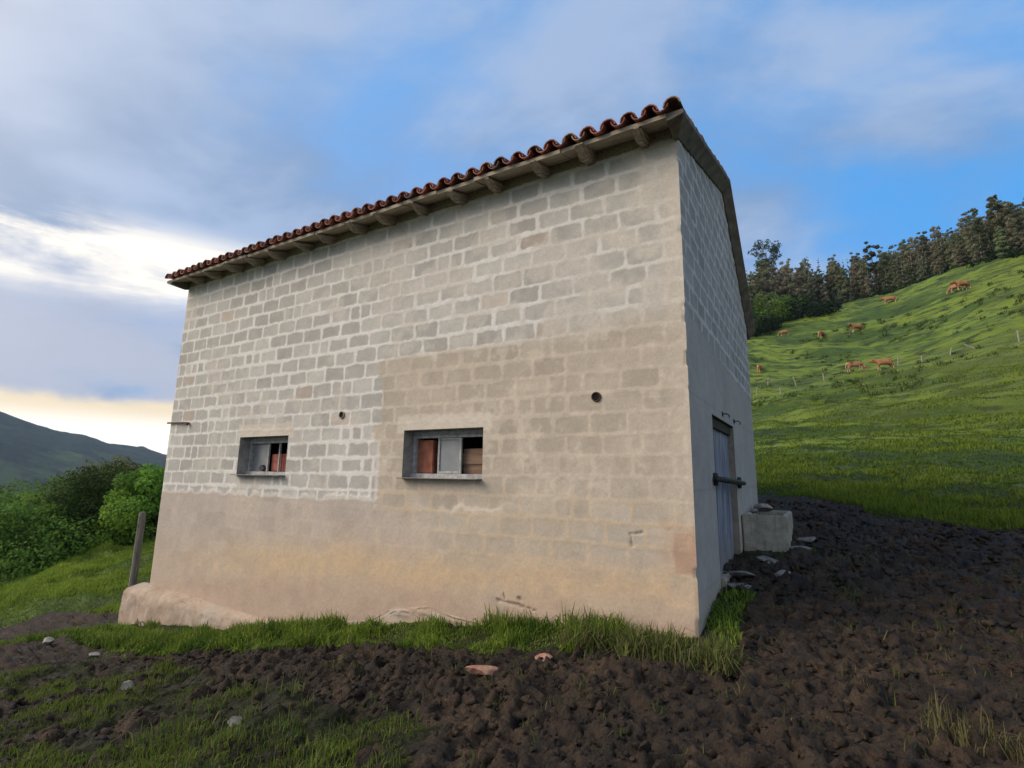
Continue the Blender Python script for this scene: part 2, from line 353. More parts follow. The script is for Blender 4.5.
# nothing under the barn floor is needed
def _ground(t,oc,bs):
    g=t.add('ShaderNodeAttribute',attribute_name='grass').outputs['Fac']
    n=t.noise(oc,5,8,.7); n2=t.noise(oc,1.1,5,.6); n3=t.noise(oc,26,5,.7)
    mud=t.mix(t.ramp(n,.34,.66),(.016,.0125,.0095),(.064,.045,.031))
    br=t.mix(t.ramp(n3,.3,.7),(.050,.034,.021),(.135,.090,.056))
    mud=t.mix(t.math('MULTIPLY',t.ramp(n2,.42,.68),t.ramp(n,.40,.62)),mud,br)
    sxyz=t.add('ShaderNodeSeparateXYZ',{0:oc}).outputs
    al=t.math('SUBTRACT',t.math('MULTIPLY',sxyz[0],.83),t.math('MULTIPLY',sxyz[1],.30)); up=t.math('ADD',t.math('MULTIPLY',sxyz[0],.30),t.math('MULTIPLY',sxyz[1],.95))
    st=t.add('ShaderNodeCombineXYZ',{0:t.math('MULTIPLY',al,.10),1:t.math('MULTIPLY',up,.45),2:0.}).outputs[0]
    s1=t.noise(st,1.,6,.6,.3); s2=t.noise(t.vmath('MULTIPLY',st,(4,3,1)),1.6,6,.65); s3=t.noise(oc,.03,3,.5)
    gr=t.mix(t.ramp(s1,.40,.60),(.042,.080,.011),(.140,.195,.022))
    gr=t.mix(t.ramp(s2,.50,.62),gr,(.026,.042,.011))
    s4=t.noise(t.vmath('MULTIPLY',st,(2.2,5.5,1)),1.2,5,.6,.4); gr=t.mix(t.ramp(s4,.53,.62,0,.65),gr,(.020,.035,.010))
    gr=t.mix(t.math('MULTIPLY',t.ramp(s3,.45,.7),.5),gr,(.14,.165,.024))
    near=t.ramp(t.vmath('LENGTH',t.vmath('SUBTRACT',oc,(1,-5,0))),9,19)
    gr=t.mix(near,t.mix(t.ramp(n3,.3,.7),(.015,.0145,.009),(.040,.042,.016)),gr)
    t.l.new(t.ramp(n,.32,.55,.42,.95),bs.inputs['Roughness'])
    h=t.math('ADD',t.math('ADD',n3,t.math('MULTIPLY',n,1.5)),t.math('MULTIPLY',t.noise(oc,70,4,.7),.45)); bs.inputs['Specular IOR Level'].default_value=.25
    b=t.add('ShaderNodeBump',{'Strength':1.,'Distance':.045,'Height':h}); t.l.new(b.outputs[0],bs.inputs['Normal'])
    return t.mix(t.ramp(t.math('ADD',g,t.math('MULTIPLY',t.math('SUBTRACT',n,.5),.5)),.35,.65),mud,gr)
MAT['ground']=mat('mud_and_pasture',_ground,.9,.25)
tag(mk('ground',np.c_[gx,gy,gz],GF,MAT['ground'],smooth=True,fl={'grass':gg}),kind='structure')

# far hills across the valley
def _hills(t,oc,bs):
    n=t.noise(oc,.012,7,.62); n2=t.noise(oc,.05,6,.7); z=t.add('ShaderNodeSeparateXYZ',{0:oc}).outputs[2]
    wood=t.mix(t.ramp(n2,.3,.7),(.008,.017,.012),(.024,.040,.024))
    mead=t.mix(t.ramp(n2,.3,.7),(.05,.075,.025),(.08,.11,.035))
    k=t.ramp(t.math('ADD',n,t.math('MULTIPLY',z,-.0016)),.47,.56)
    b=t.add('ShaderNodeBump',{'Strength':1.,'Distance':9.,'Height':n2}); t.l.new(b.outputs[0],bs.inputs['Normal'])
    return t.mix(t.math('MULTIPLY',k,.75),wood,mead)
MAT['hills']=mat('wooded_hillside',_hills,.95,.05)
RIDGE=[(-330,352),(-240,372),(-140,388),(-60,402),(0,415),(30,424),(60,433),(85,437),(110,447),(140,452),(165,457),(230,468),(330,478)]
HD=1150.
rp=np.array([at(a,b,HD) for a,b in RIDGE]); az=np.degrees(np.arctan2(rp[:,0]-CAM[0],rp[:,1]-CAM[1]))
o_=np.argsort(az); AZ=np.linspace(-112,-20,420); RZ=np.interp(AZ,az[o_],rp[o_,2])
RZ=np.where(AZ<az.min(),rp[o_[0],2]+(az.min()-AZ)*1.2,RZ)
DR=np.linspace(520,1500,120); A_,D_=np.meshgrid(np.radians(AZ),DR)
prof=np.where(D_<HD,sst(D_,480,HD)**.8,1-.35*sst(D_,HD,1500)); base=-75
X_=CAM[0]+D_*np.sin(A_); Y_=CAM[1]+D_*np.cos(A_)
zz=base+(np.tile(RZ,(len(DR),1))-base)*prof
zz+=prof*(1-.8*np.exp(-((D_-HD)/60)**2))*(fbm(X_*.006,Y_*.006,5,81)-.5)*70+(fbm(X_*.05,Y_*.05,3,85)-.5)*7
nn=len(AZ); ii=(np.arange(len(DR)-1)[:,None]*nn+np.arange(nn-1)[None]).ravel()
tag(mk('far_hills',np.c_[X_.ravel(),Y_.ravel(),zz.ravel()],np.c_[ii,ii+1,ii+1+nn,ii+nn],MAT['hills'],smooth=True),kind='structure')

# ------------------------------------------------------------------ barn
BL,BW,RY=9.47,5.55,3.2
def soff(y): return np.where(np.asarray(y)<RY,4.89+.32*np.asarray(y),5.914-.72*(np.asarray(y)-RY))
barn=thing('barn','grey concrete block barn with red tiled roof, two small windows and a blue side door','barn',(0,0,0))
WZ0,WZ1=1.289,1.910; W1=(-7.222,-5.977); W2=(-3.625,-2.38); DY0,DY1,DZ=1.21,2.89,2.09
def ticks(stops,step):
    out=[]
    for a,b in zip(stops[:-1],stops[1:]): out+=list(np.linspace(a,b,max(1,int(round((b-a)/step))),endpoint=False))
    return np.array(out+[stops[-1]])
def blocks(X,Z,seed,z0=4.67,bw=.42,bh=.222,warp=1.):
    wx=X+(fbm(X*7,Z*7,3,seed)-.5)*.028*warp; wz=Z+(fbm(X*5+40,Z*9,3,seed+1)-.5)*.030*warp+(fbm(X*.7,Z*.5,2,seed+9)-.5)*.03
    row=np.floor((wz-z0)/bh); fz=(wz-z0)/bh-row
    off=(row%2)*.5+(_h(row,row*0,seed+2)-.5)*.3
    u=wx/bw+off; colm=np.floor(u); fu=u-colm
    rb=_h(colm,row,seed+3); rb2=_h(colm,row,seed+4)
    half=(rb2<.07); fu2=np.where(half,np.where(fu<.5,fu,fu-.5),fu); wid=np.where(half,.5,1.)
    ex=np.minimum(fu2,wid-fu2)*bw; ez=np.minimum(fz,1-fz)*bh
    # rounded block outline
    k=.02; e=np.minimum(ex,ez)-np.where((ex<k*2)&(ez<k*2),k*.35,0)
    rb=np.where(half&(fu>=.5),_h(colm+.0,row,seed+7),rb)
    e=e+.020*(fbm(X*20,Z*20,2,seed+11)-.5)*warp; jw=.017+.016*sst(fbm(X*1.5,Z*2.2,3,seed+5),.45,.75)+.02*(fbm(X*12,Z*12,2,seed+6)-.5)
    return sst(e,jw-.007,jw+.010),rb,rb2          # 1 inside the block face
def c3(*c): return np.array(c,float)
def mixc(a,b,m): return a+(b-a)*np.asarray(m)[...,None]
def front_look(X,Z):
    blk,rb,rb2=blocks(X,Z,5)
    n1=fbm(X*1.3,Z*1.3,4,101)-.5; n2=fbm(X*6,Z*6,4,102)-.5; n3=fbm(X*22,Z*22,3,103)-.5
    k=(.84+.28*rb)*(1+.22*n2+.12*n3)
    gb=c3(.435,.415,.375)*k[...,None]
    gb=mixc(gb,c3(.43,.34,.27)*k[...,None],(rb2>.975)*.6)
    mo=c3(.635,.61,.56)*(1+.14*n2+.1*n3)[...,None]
    A=mixc(mo,gb,blk)
    # smeared joints fading towards the right corner
    fade=sst(X+n1*1.6+n2*.8,-1.7,-.15)*sst(Z,1.5,3.0)
    A=mixc(A,c3(.53,.485,.41)*(1+.2*n2+.2*n3)[...,None],np.clip(fade*(.48+1.2*n2),0,.85))
    A=mixc(A,c3(.50,.46,.40)*(1+.2*n3)[...,None],np.clip(sst(n1+.5*n2,.09,.2)*.62,0,1))
    kB=(.88+.22*rb)*(1+.18*n2+.1*n3)
    Bc=mixc(c3(.50,.43,.345)*(1+.25*n2+.2*n3)[...,None],c3(.405,.35,.28)*kB[...,None],blk*np.clip(.75+.9*n1-.35*sst(Z,2.0,1.0),0,1))
    Bc=mixc(Bc,c3(.55,.48,.385)*(1+.2*n3)[...,None],sst(n2+n1*.6,.16,.26)*.5)
    Bc=mixc(Bc,mixc(c3(.50,.395,.27)*(1+.2*n2+.1*n3)[...,None],c3(.415,.365,.30)*kB[...,None],blk*np.clip(.8+.8*n1,0,1)),sst(-Z+n1*.4,-1.35,-.85)*.8)
    # plastered foot of the wall
    pl=c3(.435,.375,.318)*((1+.2*n1+.14*n2+.08*n3+.12*(rb-.5))*(1+.07*(1-blk)*sst(n1,-.15,.1)))[...,None]
    pl=mixc(pl,c3(.46,.40,.32)*(1+.2*n3)[...,None],sst(n1+.5*n2,.08,.2)*.5)
    zl=np.interp(X,[-9.5,-6,-4,-2,0],[-.35,-.02,.10,.20,.30])
    och=np.exp(-((Z-zl-.04+n1*.25)/.34)**2)*np.interp(X,[-9.5,-8,-6,-3,0],[.25,.5,.95,1,.85])
    pl=mixc(pl,c3(.53,.385,.235)*(1+.2*n2+.15*n3)[...,None],np.clip(och*(.8+.5*n2),0,.9))
    low=sst(-(Z-zl)+n1*.3,.02,.35)
    pl=mixc(pl,c3(.43,.315,.235)*(1+.25*n2)[...,None],low*.8)
    pl=mixc(pl,c3(.40,.32,.245)*(1+.2*n2)[...,None],sst(X,-7.5,-9.4)*sst(Z,.6,-.2)*.5)
    stx=-4.1+.06*np.sign(fbm(X*0,np.floor(Z/.222),1,104)-.5)+n2*.06
    mB=sst(X,stx-.03,stx+.03)*(1-sst(Z+n1*.25+n2*.12,2.82+.0*X,3.02+.22*sst(X,-2,0)))
    out=mixc(A,Bc,mB)
    zp=np.where(X<-4.1,.985+n2*.10,lerp(.95,.50,sst(X,-4.1,-2.8))+n1*.5+n2*.25); wid=np.where(X<-4.1,.012,.22)
    mC=sst(-(Z-zp),-wid,wid)
    out=mixc(out,pl,mC)
    # pale mortar lip where the plaster stops
    lip=np.exp(-((Z-zp-.03-n2*.05)/(.028))**2)*(X<-4.0)*np.clip(.65+1.8*n2,0,1)
    out=mixc(out,c3(.64,.60,.53),lip)
    lip2=np.exp(-((X-stx+.03)/.03)**2)*(Z<1.9)*(Z>1.0)*.7; out=mixc(out,c3(.62,.57,.49),lip2)
    # render patches over and under the windows
    for (a,b,zt) in ((W1[0]-.06,W1[1]+.12,2.12),(W2[0]-.13,W2[1]+.10,2.115)):
        m=sst(X,a-.03+n2*.1,a+.03+n2*.1)*(1-sst(X,b-.03+n2*.1,b+.03+n2*.1))*sst(Z,WZ1-.05,WZ1-.02)*(1-sst(Z+n2*.12,zt-.03,zt+.01))
        out=mixc(out,c3(.56,.50,.415)*(1+.2*n2+.2*n3)[...,None],m*.92)
    m=np.exp(-((X+2.55+n2)/.5)**2-((Z-1.10-n2*.25-.05*X)/.035)**2); out=mixc(out,c3(.62,.55,.45),np.clip(m*1.2,0,.85))
    # rusty patch and bare brick at the right corner
    m=sst(X,-.42+n2*.2,-.30+n2*.2)*sst(Z,.42+n2*.1,.52+n2*.1)*(1-sst(Z+n2*.2,.93,1.0)); out=mixc(out,c3(.45,.325,.235)*(1+.4*n2+.2*n3)[...,None],m*.4)
    m=np.clip(sst(X,-.21+n2*.05,-.19+n2*.05)*sst(Z+n2*.06,.46,.48)*(1-sst(Z+n2*.06,.84,.86)),0,1); out=mixc(out,c3(.40,.24,.165)*(1+.5*n2)[...,None],m*.55)
    # pale worn edge of the corner, old rust run under the pipes
    m=sst(X,-.30+n2*.4,-.05)*sst(Z,1.0,1.6)*.45; out=mixc(out,c3(.57,.50,.40)*(1+.2*n3)[...,None],m)
    # scratches and cracks
    crack=np.zeros_like(X)
    for (x0,z0,x1,z1,wd) in ((-.62,.80,-.12,.88,.006),(-.62,.80,-.60,.70,.006),(-5.05,.62,-4.88,.42,.018),(-4.9,.64,-4.8,.66,.03),(-2.06,.09,-2.04,.02,.010),(-1.86,.05,-1.85,.04,.014),(-2.12,.00,-1.9,-.02,.011),(-1.92,-.01,-1.62,-.055,.006),(-1.16,-.08,-1.02,-.075,.009)):
        tt=np.clip(((X-x0)*(x1-x0)+(Z-z0)*(z1-z0))/((x1-x0)**2+(z1-z0)**2),0,1); d=np.hypot(X-x0-tt*(x1-x0),Z-z0-tt*(z1-z0))+n3*.02+n2*.05
        crack=np.maximum(crack,sst(-d,-wd*1.5,-wd*.6))
    pale=(X<-4.5); out=mixc(out,np.where(pale[...,None],c3(.55,.47,.37),c3(.17,.12,.09)),crack*np.where(Z>.4,.28,.7))
    h=.0032*(1-blk)*(1-mC)*(1-.5*mB)*(1-.9*np.clip(fade*1.3,0,1))+.006*mC+n3*.003+n2*.005-.012*crack*(X>-4.5)+.004*lip
    return np.clip(out,.02,.75),h
def grid_faces(nu,nv,keep):
    ii=(np.arange(nv-1)[:,None]*nu+np.arange(nu-1)[None])[keep]; return np.c_[ii,ii+1,ii+1+nu,ii+nu]
# front wall
xs=ticks([-BL,W1[0],W1[1],W2[0],W2[1],0],.0135); zs=ticks([-1.5,-.4,WZ0,WZ1,5.0],.0135)
X,Z=np.meshgrid(xs,zs); colr,hh=front_look(X,Z)
edge=np.minimum.reduce([sst(-X,0,.03),sst(X+BL,0,.03)])
rimx=[min(abs(v-a) for a in (*W1,*W2)) for v in xs]
inw=np.zeros_like(X)
for a,b in (W1,W2): inw=np.maximum(inw,sst(X,a-.05,a-.01)*(1-sst(X,b+.01,b+.05))*sst(Z,WZ0-.05,WZ0-.01)*(1-sst(Z,WZ1+.01,WZ1+.05)))
hh=hh*edge*(1-inw)
chip=sst(fbm(Z*6,Z*0,3,120),.62,.74)*sst(X,-.045,0)*.011           # chipped arris
Vf=[np.c_[(X-chip).ravel(),(-hh+chip*.9).ravel(),Z.ravel()]]
xc=(xs[:-1]+xs[1:])/2; zc=(zs[:-1]+zs[1:])/2; XC,ZC=np.meshgrid(xc,zc)
keep=np.ones(XC.shape,bool)
for a,b in (W1,W2): keep&=~((XC>a)&(XC<b)&(ZC>WZ0)&(ZC<WZ1))
VV=[Vf[0]];FF=[grid_faces(len(xs),len(zs),keep)];CC=[colr.reshape(-1,3)]; nb=len(Vf[0])
def side_look(Y,Z):
    blk,rb,rb2=blocks(Y,Z,25,warp=1.1)
    n1=fbm(Y*1.3,Z*1.3,4,131)-.5; n2=fbm(Y*6,Z*6,4,132)-.5; n3=fbm(Y*22,Z*22,3,133)-.5
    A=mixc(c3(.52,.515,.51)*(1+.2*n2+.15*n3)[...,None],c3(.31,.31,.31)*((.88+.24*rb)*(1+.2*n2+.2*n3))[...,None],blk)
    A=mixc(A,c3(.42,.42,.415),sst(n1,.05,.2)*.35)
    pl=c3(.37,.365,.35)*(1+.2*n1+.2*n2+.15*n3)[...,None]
    sheet=np.exp(-(((Z+.7)%.95-.03)/.012)**2)*.35; pl=mixc(pl,c3(.24,.235,.22),sheet*(Z<2.7))
    zz=np.interp(Y,[0,1.15,3.5,5.5],[3.02,2.96,2.84,2.78])+n2*.05
    out=mixc(A,pl,sst(-(Z-zz),-.015,.015))
    zg=np.interp(Y,[0,1.2,3,5.5],[0,.25,.4,.9])
    out=mixc(out,c3(.33,.30,.25)*(1+.3*n2)[...,None],sst(-(Z-zg)+n1*.4,-.35,.1)*.7)
    m=sst(Y,2.86,2.92)*(1-sst(Y+n2*.2,3.25,3.4))*sst(-Z,-1.35,-.7); out=mixc(out,c3(.46,.42,.33)*(1+.3*n2)[...,None],m*.6)
    return np.clip(out,.02,.7),.006*(1-blk)*(Z>zz)+n3*.006+n2*.008
ys=ticks([0,DY0,DY1,BW],.022); zs=ticks([-.6,DZ,6.0],.022)
Y,Z=np.meshgrid(ys,zs); colr,hh=side_look(Y,Z); hh=hh*np.minimum(sst(Y,0,.03),sst(BW-Y,0,.03))
hh=hh*(1-sst(Y,DY0-.05,DY0-.01)*(1-sst(Y,DY1+.01,DY1+.05))*(1-sst(Z,DZ+.01,DZ+.05)))
chip=sst(fbm(Z*6,Z*0,3,120),.62,.74)*sst(-Y,-.045,0)*.011
YC,ZC=np.meshgrid((ys[:-1]+ys[1:])/2,(zs[:-1]+zs[1:])/2)
keep=(ZC<soff(YC)+.04)&~((YC>DY0)&(YC<DY1)&(ZC<DZ))
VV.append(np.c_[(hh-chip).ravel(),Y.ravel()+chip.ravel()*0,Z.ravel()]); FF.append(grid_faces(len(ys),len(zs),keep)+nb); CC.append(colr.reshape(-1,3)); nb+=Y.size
# left gable and back wall, seen only from a step aside
ys=ticks([0,BW],.08); zs=ticks([-1.8,6.0],.05); Y,Z=np.meshgrid(ys,zs); colr,hh=side_look(Y,Z)
YC,ZC=np.meshgrid((ys[:-1]+ys[1:])/2,(zs[:-1]+zs[1:])/2)
VV.append(np.c_[np.full(Y.size,-BL),Y.ravel(),Z.ravel()]); FF.append(grid_faces(len(ys),len(zs),ZC<soff(YC)+.05)[:,::-1]+nb); CC.append(colr.reshape(-1,3)); nb+=Y.size
xs=ticks([-BL,0],.08); zs=ticks([-1.0,4.3],.06); X,Z=np.meshgrid(xs,zs); colr,hh=side_look(X,Z)
VV.append(np.c_[X.ravel(),np.full(X.size,BW),Z.ravel()]); FF.append(grid_faces(len(xs),len(zs),np.ones((len(zs)-1,len(xs)-1),bool))[:,::-1]+nb); CC.append(colr.reshape(-1,3))
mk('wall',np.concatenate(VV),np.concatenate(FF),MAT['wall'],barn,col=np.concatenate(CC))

# footing ledge: an uneven concrete step along the front, deepest at the low left end
fx=np.linspace(-9.78,-2.25,420); V=[];F=[]
zt=np.interp(fx,[-9.78,-9.3,-8.2,-7,-6,-5,-4,-3.6,-3.1,-2.25],[-.68,-.67,-.70,-.76,-.78,-.70,-.48,-.30,-.21,-.30])+(fbm(fx*3,fx*0,3,141)-.5)*.035
pr=np.interp(fx,[-9.78,-9,-7.5,-6,-4.5,-3.5,-2.25],[.27,.26,.19,.09,.04,.03,.02])+(fbm(fx*4,fx*0+3,3,142)-.5)*.025
P_=25; pk=np.linspace(0,8,25)
for x_,z_,p_ in zip(fx,zt,pr):
    pts=[(.05,z_+.02),(-.01,z_+.015),(-p_*.45,z_-.01),(-p_*.8,z_-.035),(-p_*.97,z_-.09),(-p_-.01,z_-.2),(-p_-.02,z_-.4),(-p_-.03,z_-.7),(-p_-.03,z_-1.2)]
    py_a=np.interp(pk,range(9),[q[0] for q in pts]); pz_a=np.interp(pk,range(9),[q[1] for q in pts]); nz=(fbm(np.full(25,x_*4.),pk*.9,5,143,.6)-.5)*.06
    for j in range(25): V.append((x_+nz[j]*.3,py_a[j]+(nz[j] if j>3 else 0),pz_a[j]+nz[j]*.6*(j>2)))
for i in range(len(fx)-1):
    for j in range(P_-1): F.append((i*P_+j,i*P_+j+1,(i+1)*P_+j+1,(i+1)*P_+j))
F.append(tuple(range(P_))); F.append(tuple((len(fx)-1)*P_+j for j in range(P_))[::-1])
fo=mk('footing',V,F,MAT['footing'],barn,smooth=True)
# windows
def reveal(mb,a,b,dep,flip=1):
    th=.04
    mb.box(((a+b)/2,dep/2+.004,WZ0-th/2-.001),(b-a+2*th,dep,th)); mb.box(((a+b)/2,dep/2+.006,WZ1+th/2+.001),(b-a+2*th,dep,th))
    mb.box((a-th/2-.001,dep/2+.006,(WZ0+WZ1)/2),(th,dep,WZ1-WZ0)); mb.box((b+th/2+.001,dep/2+.006,(WZ0+WZ1)/2),(th,dep,WZ1-WZ0))
def window(a,b):
    m=MB(); reveal(m,a,b,.36); wd=m.build('window',MAT['reveal'],barn)
    fr=MB(); y=.215
    fr.box(((a+b)/2,y,WZ1-.030),(b-a,.07,.055),bev=.004).box(((a+b)/2,y-.02,WZ1-.078),(b-a,.05,.035),bev=.003)
    fr.box(((a+b)/2,y-.01,WZ0+.035),(b-a,.11,.066),bev=.004)
    for x_,s_ in ((a+.03,.055),(b-.03,.055)): fr.box((x_,y,(WZ0+WZ1)/2),(s_,.066,WZ1-WZ0-.1),bev=.004)
    fr.build('frame',MAT['frame'],wd)
    MB().box(((a+b)/2,.03,WZ0+.008),(b-a-.01,.28,.014),bev=.004,jit=.003).build('sill',MAT['concrete'],wd)
    MB().box(((a+b)/2,.62,(WZ0+WZ1)/2),(b-a+.6,.02,1.1)).build('shade_panel',MAT['dark'],wd)  # flat near-black panel, the shade of the room put into its colour
    return wd
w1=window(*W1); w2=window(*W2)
z0,z1=WZ0+.07,WZ1-.096; zm=(z0+z1)/2; hz_=z1-z0
def sash(wd,xa,xb,y,glass=True):
    s=MB()
    s.box((xa+.016,y,zm),(.032,.03,hz_),bev=.003).box((xb-.016,y,zm),(.032,.03,hz_),bev=.003)
    s.box(((xa+xb)/2,y,z0+.016),(xb-xa-.064,.03,.032),bev=.003).box(((xa+xb)/2,y,z1-.014),(xb-xa-.064,.03,.028),bev=.003)
    so_=s.build('sash',MAT['frame'],wd)
    if glass: MB().box(((xa+xb)/2,y+.003,zm),(xb-xa-.06,.006,hz_-.05)).build('pane',MAT['glass'],wd)
# right-hand window: clay block standing at the left, dusty sliding pane, board at the right
sash(w2,-3.205,-2.83,.205)
MB().box((-3.43,.27,zm-.01),(.25,.09,hz_-.02),bev=.01).box((-3.55,.26,zm),(.03,.06,hz_)).build('clay_block',MAT['redclay'],w2)
MB().box((-2.57,.285,z0+.15),(.56,.03,.33),bev=.004).box((-2.57,.262,z0+.19),(.56,.012,.14)).build('board',MAT['board'],w2)
# left-hand window: dull pane at the left, red boards behind thin bars
MB().box((-6.95,.235,zm),(.40,.008,hz_)).build('pane',MAT['glass'],w1)
for x_,q_ in ((-6.745,.035),(-6.46,.028)): MB().box((x_,.225,zm),(q_,.03,hz_),bev=.003).build('mullion',MAT['frame'],w1)
MB().box((-6.59,.275,z0+.145),(.25,.02,.27),bev=.004).box((-6.31,.285,z0+.145),(.30,.02,.28),bev=.004).build('board',MAT['redboard'],w1)
MB().box((-6.86,.205,z0+.055),(.13,.03,.10),bev=.03).build('sack',MAT['iron'],w1)

# side door set back in the gable
dr=MB()
for i in range(7):
    yy=DY0+.10+i*.225; dr.box((-.085-.004*(i%2),yy+.03,1.1),(.03,.22,2.06),bev=.005)
door=dr.build('door',MAT['door'],barn)
j=MB(); th=.05
j.box((-.075,DY0-th/2-.001,.75),(.14,th,DZ*2-.4)); j.box((-.075,DY1+th/2+.001,.85),(.14,th,2.45)); j.box((-.075,(DY0+DY1)/2,DZ+th/2+.001),(.14,DY1-DY0+.1,th)); j.build('door_jamb',MAT['concrete'],barn)
MB().box((-.2,(DY0+DY1)/2,.18),(.5,DY1-DY0-.01,.16),bev=.02,jit=.01).build('threshold',MAT['concrete'],barn)
MB().box((-.062,(DY0+DY1)/2,DZ-.07),(.05,DY1-DY0-.02,.12),bev=.006).build('door_frame',MAT['iron'],barn)
br=MB(); br.tube([(.05,1.0,1.345),(.055,1.9,1.325),(.05,2.9,1.30),(.055,3.28,1.29)],[.032,.036,.035,.03],8)
br.box((.02,3.02,1.30),(.06,.05,.16),bev=.008); br.box((.02,1.1,1.34),(.05,.05,.14),bev=.008); br.build('door_bar',MAT['iron'],barn,True)
for yy,zz_ in ((1.95,2.17),(3.0,2.18)):
    MB().tube([(-.02,yy,zz_),(.06,yy,zz_),(.085,yy,zz_-.02),(.085,yy,zz_-.05)],.008,7).box((.004,yy,zz_),(.02,.06,.06),bev=.004).build('door_hook',MAT['iron'],barn)
# wall pipes and the rod by the left corner
def pipe(x_,z_,m_,l_):
    n=16;V=[];F=[]
    for yy,r_ in ((-.0,.055),(-l_,.052),(-l_,.042),(.12,.042)):
        for k in range(n): V.append((x_+r_*math.cos(2*math.pi*k/n),yy,z_+r_*math.sin(2*math.pi*k/n)))
    for i in range(3):
        for k in range(n): F.append((i*n+k,i*n+(k+1)%n,(i+1)*n+(k+1)%n,(i+1)*n+k))
    p=mk('wall_pipe',V,F,m_,barn,True)
    MB().box((x_,-.005,z_),(.075,.006,.075)).build('pipe_shade',MAT['dark'],p); return p  # near-black plate painted for the shade inside the pipe
pipe(-4.82,2.17,MAT['concrete'],.02); pipe(-.95,2.18,MAT['rust'],.018)
MB().tube([(-9.53,-.03,2.235),(-9.2,-.035,2.225),(-8.87,-.035,2.215),(-8.82,-.05,2.20),(-8.81,-.04,2.165)],.016,7).tube([(-8.83,0,2.21),(-8.83,-.05,2.21)],.014,6).build('iron_rod',MAT['rust'],barn,True)

# roof structure
XL,XR=-BL-.15,.14; YE,YB=-.36,BW+.20
def slope_slab(mb,x0,x1,y0,y1,lo,hi):
    V=[(x,y,float(soff(y))+d) for x in (x0,x1) for y in (y0,y1) for d in (lo,hi)]
    mb.add(V,[(0,1,3,2),(4,6,7,5),(0,4,5,1),(2,3,7,6),(0,2,6,4),(1,5,7,3)])
roof=bpy.data.objects.new('roof',None)
dk=MB(); nbd=16
for i in range(nbd):                                   # boards run from eave to ridge, each a touch different
    a=XL+.17+(XR-XL-.34)*i/nbd; b=XL+.17+(XR-XL-.34)*(i+1)/nbd; q=.006*math.sin(i*2.7)
    slope_slab(dk,a+.002,b-.002,YE+.02+.012*math.sin(i*1.9),RY,.145+q,.192+q); slope_slab(dk,a+.002,b-.002,RY,YB,.165+q,.192+q)
roof=dk.build('roof',MAT['deck'],barn)
MAT['verge']=mat('verge_mortar',noisy((.12,.105,.085),(.22,.195,.16),6,6),.95,.2,bump=(40,.5,.01))
for a,b in ((XL,XL+.168),(XR-.168,XR)):
    vg=MB(); inn,out=(b,a) if a<-5 else (a,b); V=[]
    for yy in (YE+.025,-.06,RY,YB):
        z_=float(soff(yy)); q=.12 if yy<-.3 else 0; V+=[(inn,yy,z_-.01+q),(inn,yy,z_+.19),(out,yy,z_+.19),(out,yy,z_+.135+q*.1),(inn+(out-inn)*.3,yy,z_-.005+q)]
    F=[tuple(range(5)),tuple(range(19,14,-1))]
    for s_ in (0,5,10): F+=[(s_+k,s_+5+k,s_+5+(k+1)%5,s_+(k+1)%5) for k in range(5)]
    vg.add(V,F); vg.build('verge_beam',MAT['verge'],roof)
f_=MB(); f_.box(((XL+XR)/2,.02,float(soff(0))+.09),(XR-XL-.36,.06,.13),bev=.01); f_.build('wall_plate',MAT['rafter'],roof)
xr=-.34; k_=0
while xr>-9.35:
    s=MB(); L_=.74; a_=math.atan(.32); yc=-.0
    s.box((0,0,0),(.105+.02*math.sin(k_*2.1),L_,.135+.012*math.sin(k_*1.3)),bev=.022,jit=.010)
    s.v=[(v[0],v[1]+(.13 if v[1]<-.25 and v[2]<-.02 else 0),v[2]) for v in s.v]
    o=s.build('rafter',MAT['rafter'],roof); o.location=(xr+.03*math.sin(k_*3.7),yc+.02*math.sin(k_*5.1),float(soff(yc))+.09-.01); o.rotation_euler=(a_,0,R(2.5*math.sin(k_*2.9)))
    xr-=.613; k_+=1
# clay tiles: covers and channels, every one a closed shell, all in one surface
TV=[];TF=[];TC=[]; PER=.222; ncol=int(round((XR-XL)/PER))
def tile(cx,y0,y1,zoff,r0,r1,up,tint,tilt):
    n=7; b=len(TV); th=.014
    for (yy,rr) in ((y0,r0),(y1,r1)):
        zb=float(soff(yy))+.19+zoff+(tilt if yy==y0 else 0)
        for t_ in (0,th):
            for k in range(n):
                an=math.pi*k/(n-1); xx=(rr-t_)*math.cos(an); zz=(rr-t_)*math.sin(an)*1.0
                TV.append((cx+xx,yy,zb+(zz if up else .075-zz))); TC.append(tint)
    A,B,C_,D=b,b+n,b+2*n,b+3*n          # outer lower, inner lower, outer upper, inner upper
    for k in range(n-1):
        TF.append((A+k,A+k+1,C_+k+1,C_+k)); TF.append((B+k+1,B+k,D+k,D+k+1)); TF.append((A+k+1,A+k,B+k,B+k+1)); TF.append((C_+k,C_+k+1,D+k+1,D+k))
    TF.append((A,C_,D,B)); TF.append((A+n-1,B+n-1,D+n-1,C_+n-1))
def courses(y0,y1,n):
    e=np.linspace(y0,y1,n+1); d=(y1-y0)/n
    for i in range(ncol):
        cx=XL+PER*(i+.5)+.0*XL
        for j_ in range(n):
            a,b=e[j_],e[j_+1]+d*.14
            if j_==n-1: b=e[j_+1]
            def tn():
                v=random.random(); c=np.array([.205,.066,.043])*(.65+.7*random.random())
                if v>.86: c=np.array([.30,.17,.11])*(.7+.5*random.random())
                if v<.10: c=np.array([.11,.06,.045])
                return tuple(c)
            jx=random.uniform(-.009,.009); jy=random.uniform(-.018,.018)*(1 if j_==0 else .5)
            tile(cx+jx,a+jy,b+jy,.032,.088,.072,True,tn(),.018)
            if i<ncol-1: tile(cx+PER/2+jx,a+jy*.5,b+jy*.5,.004,.080,.092,False,tn(),.012)
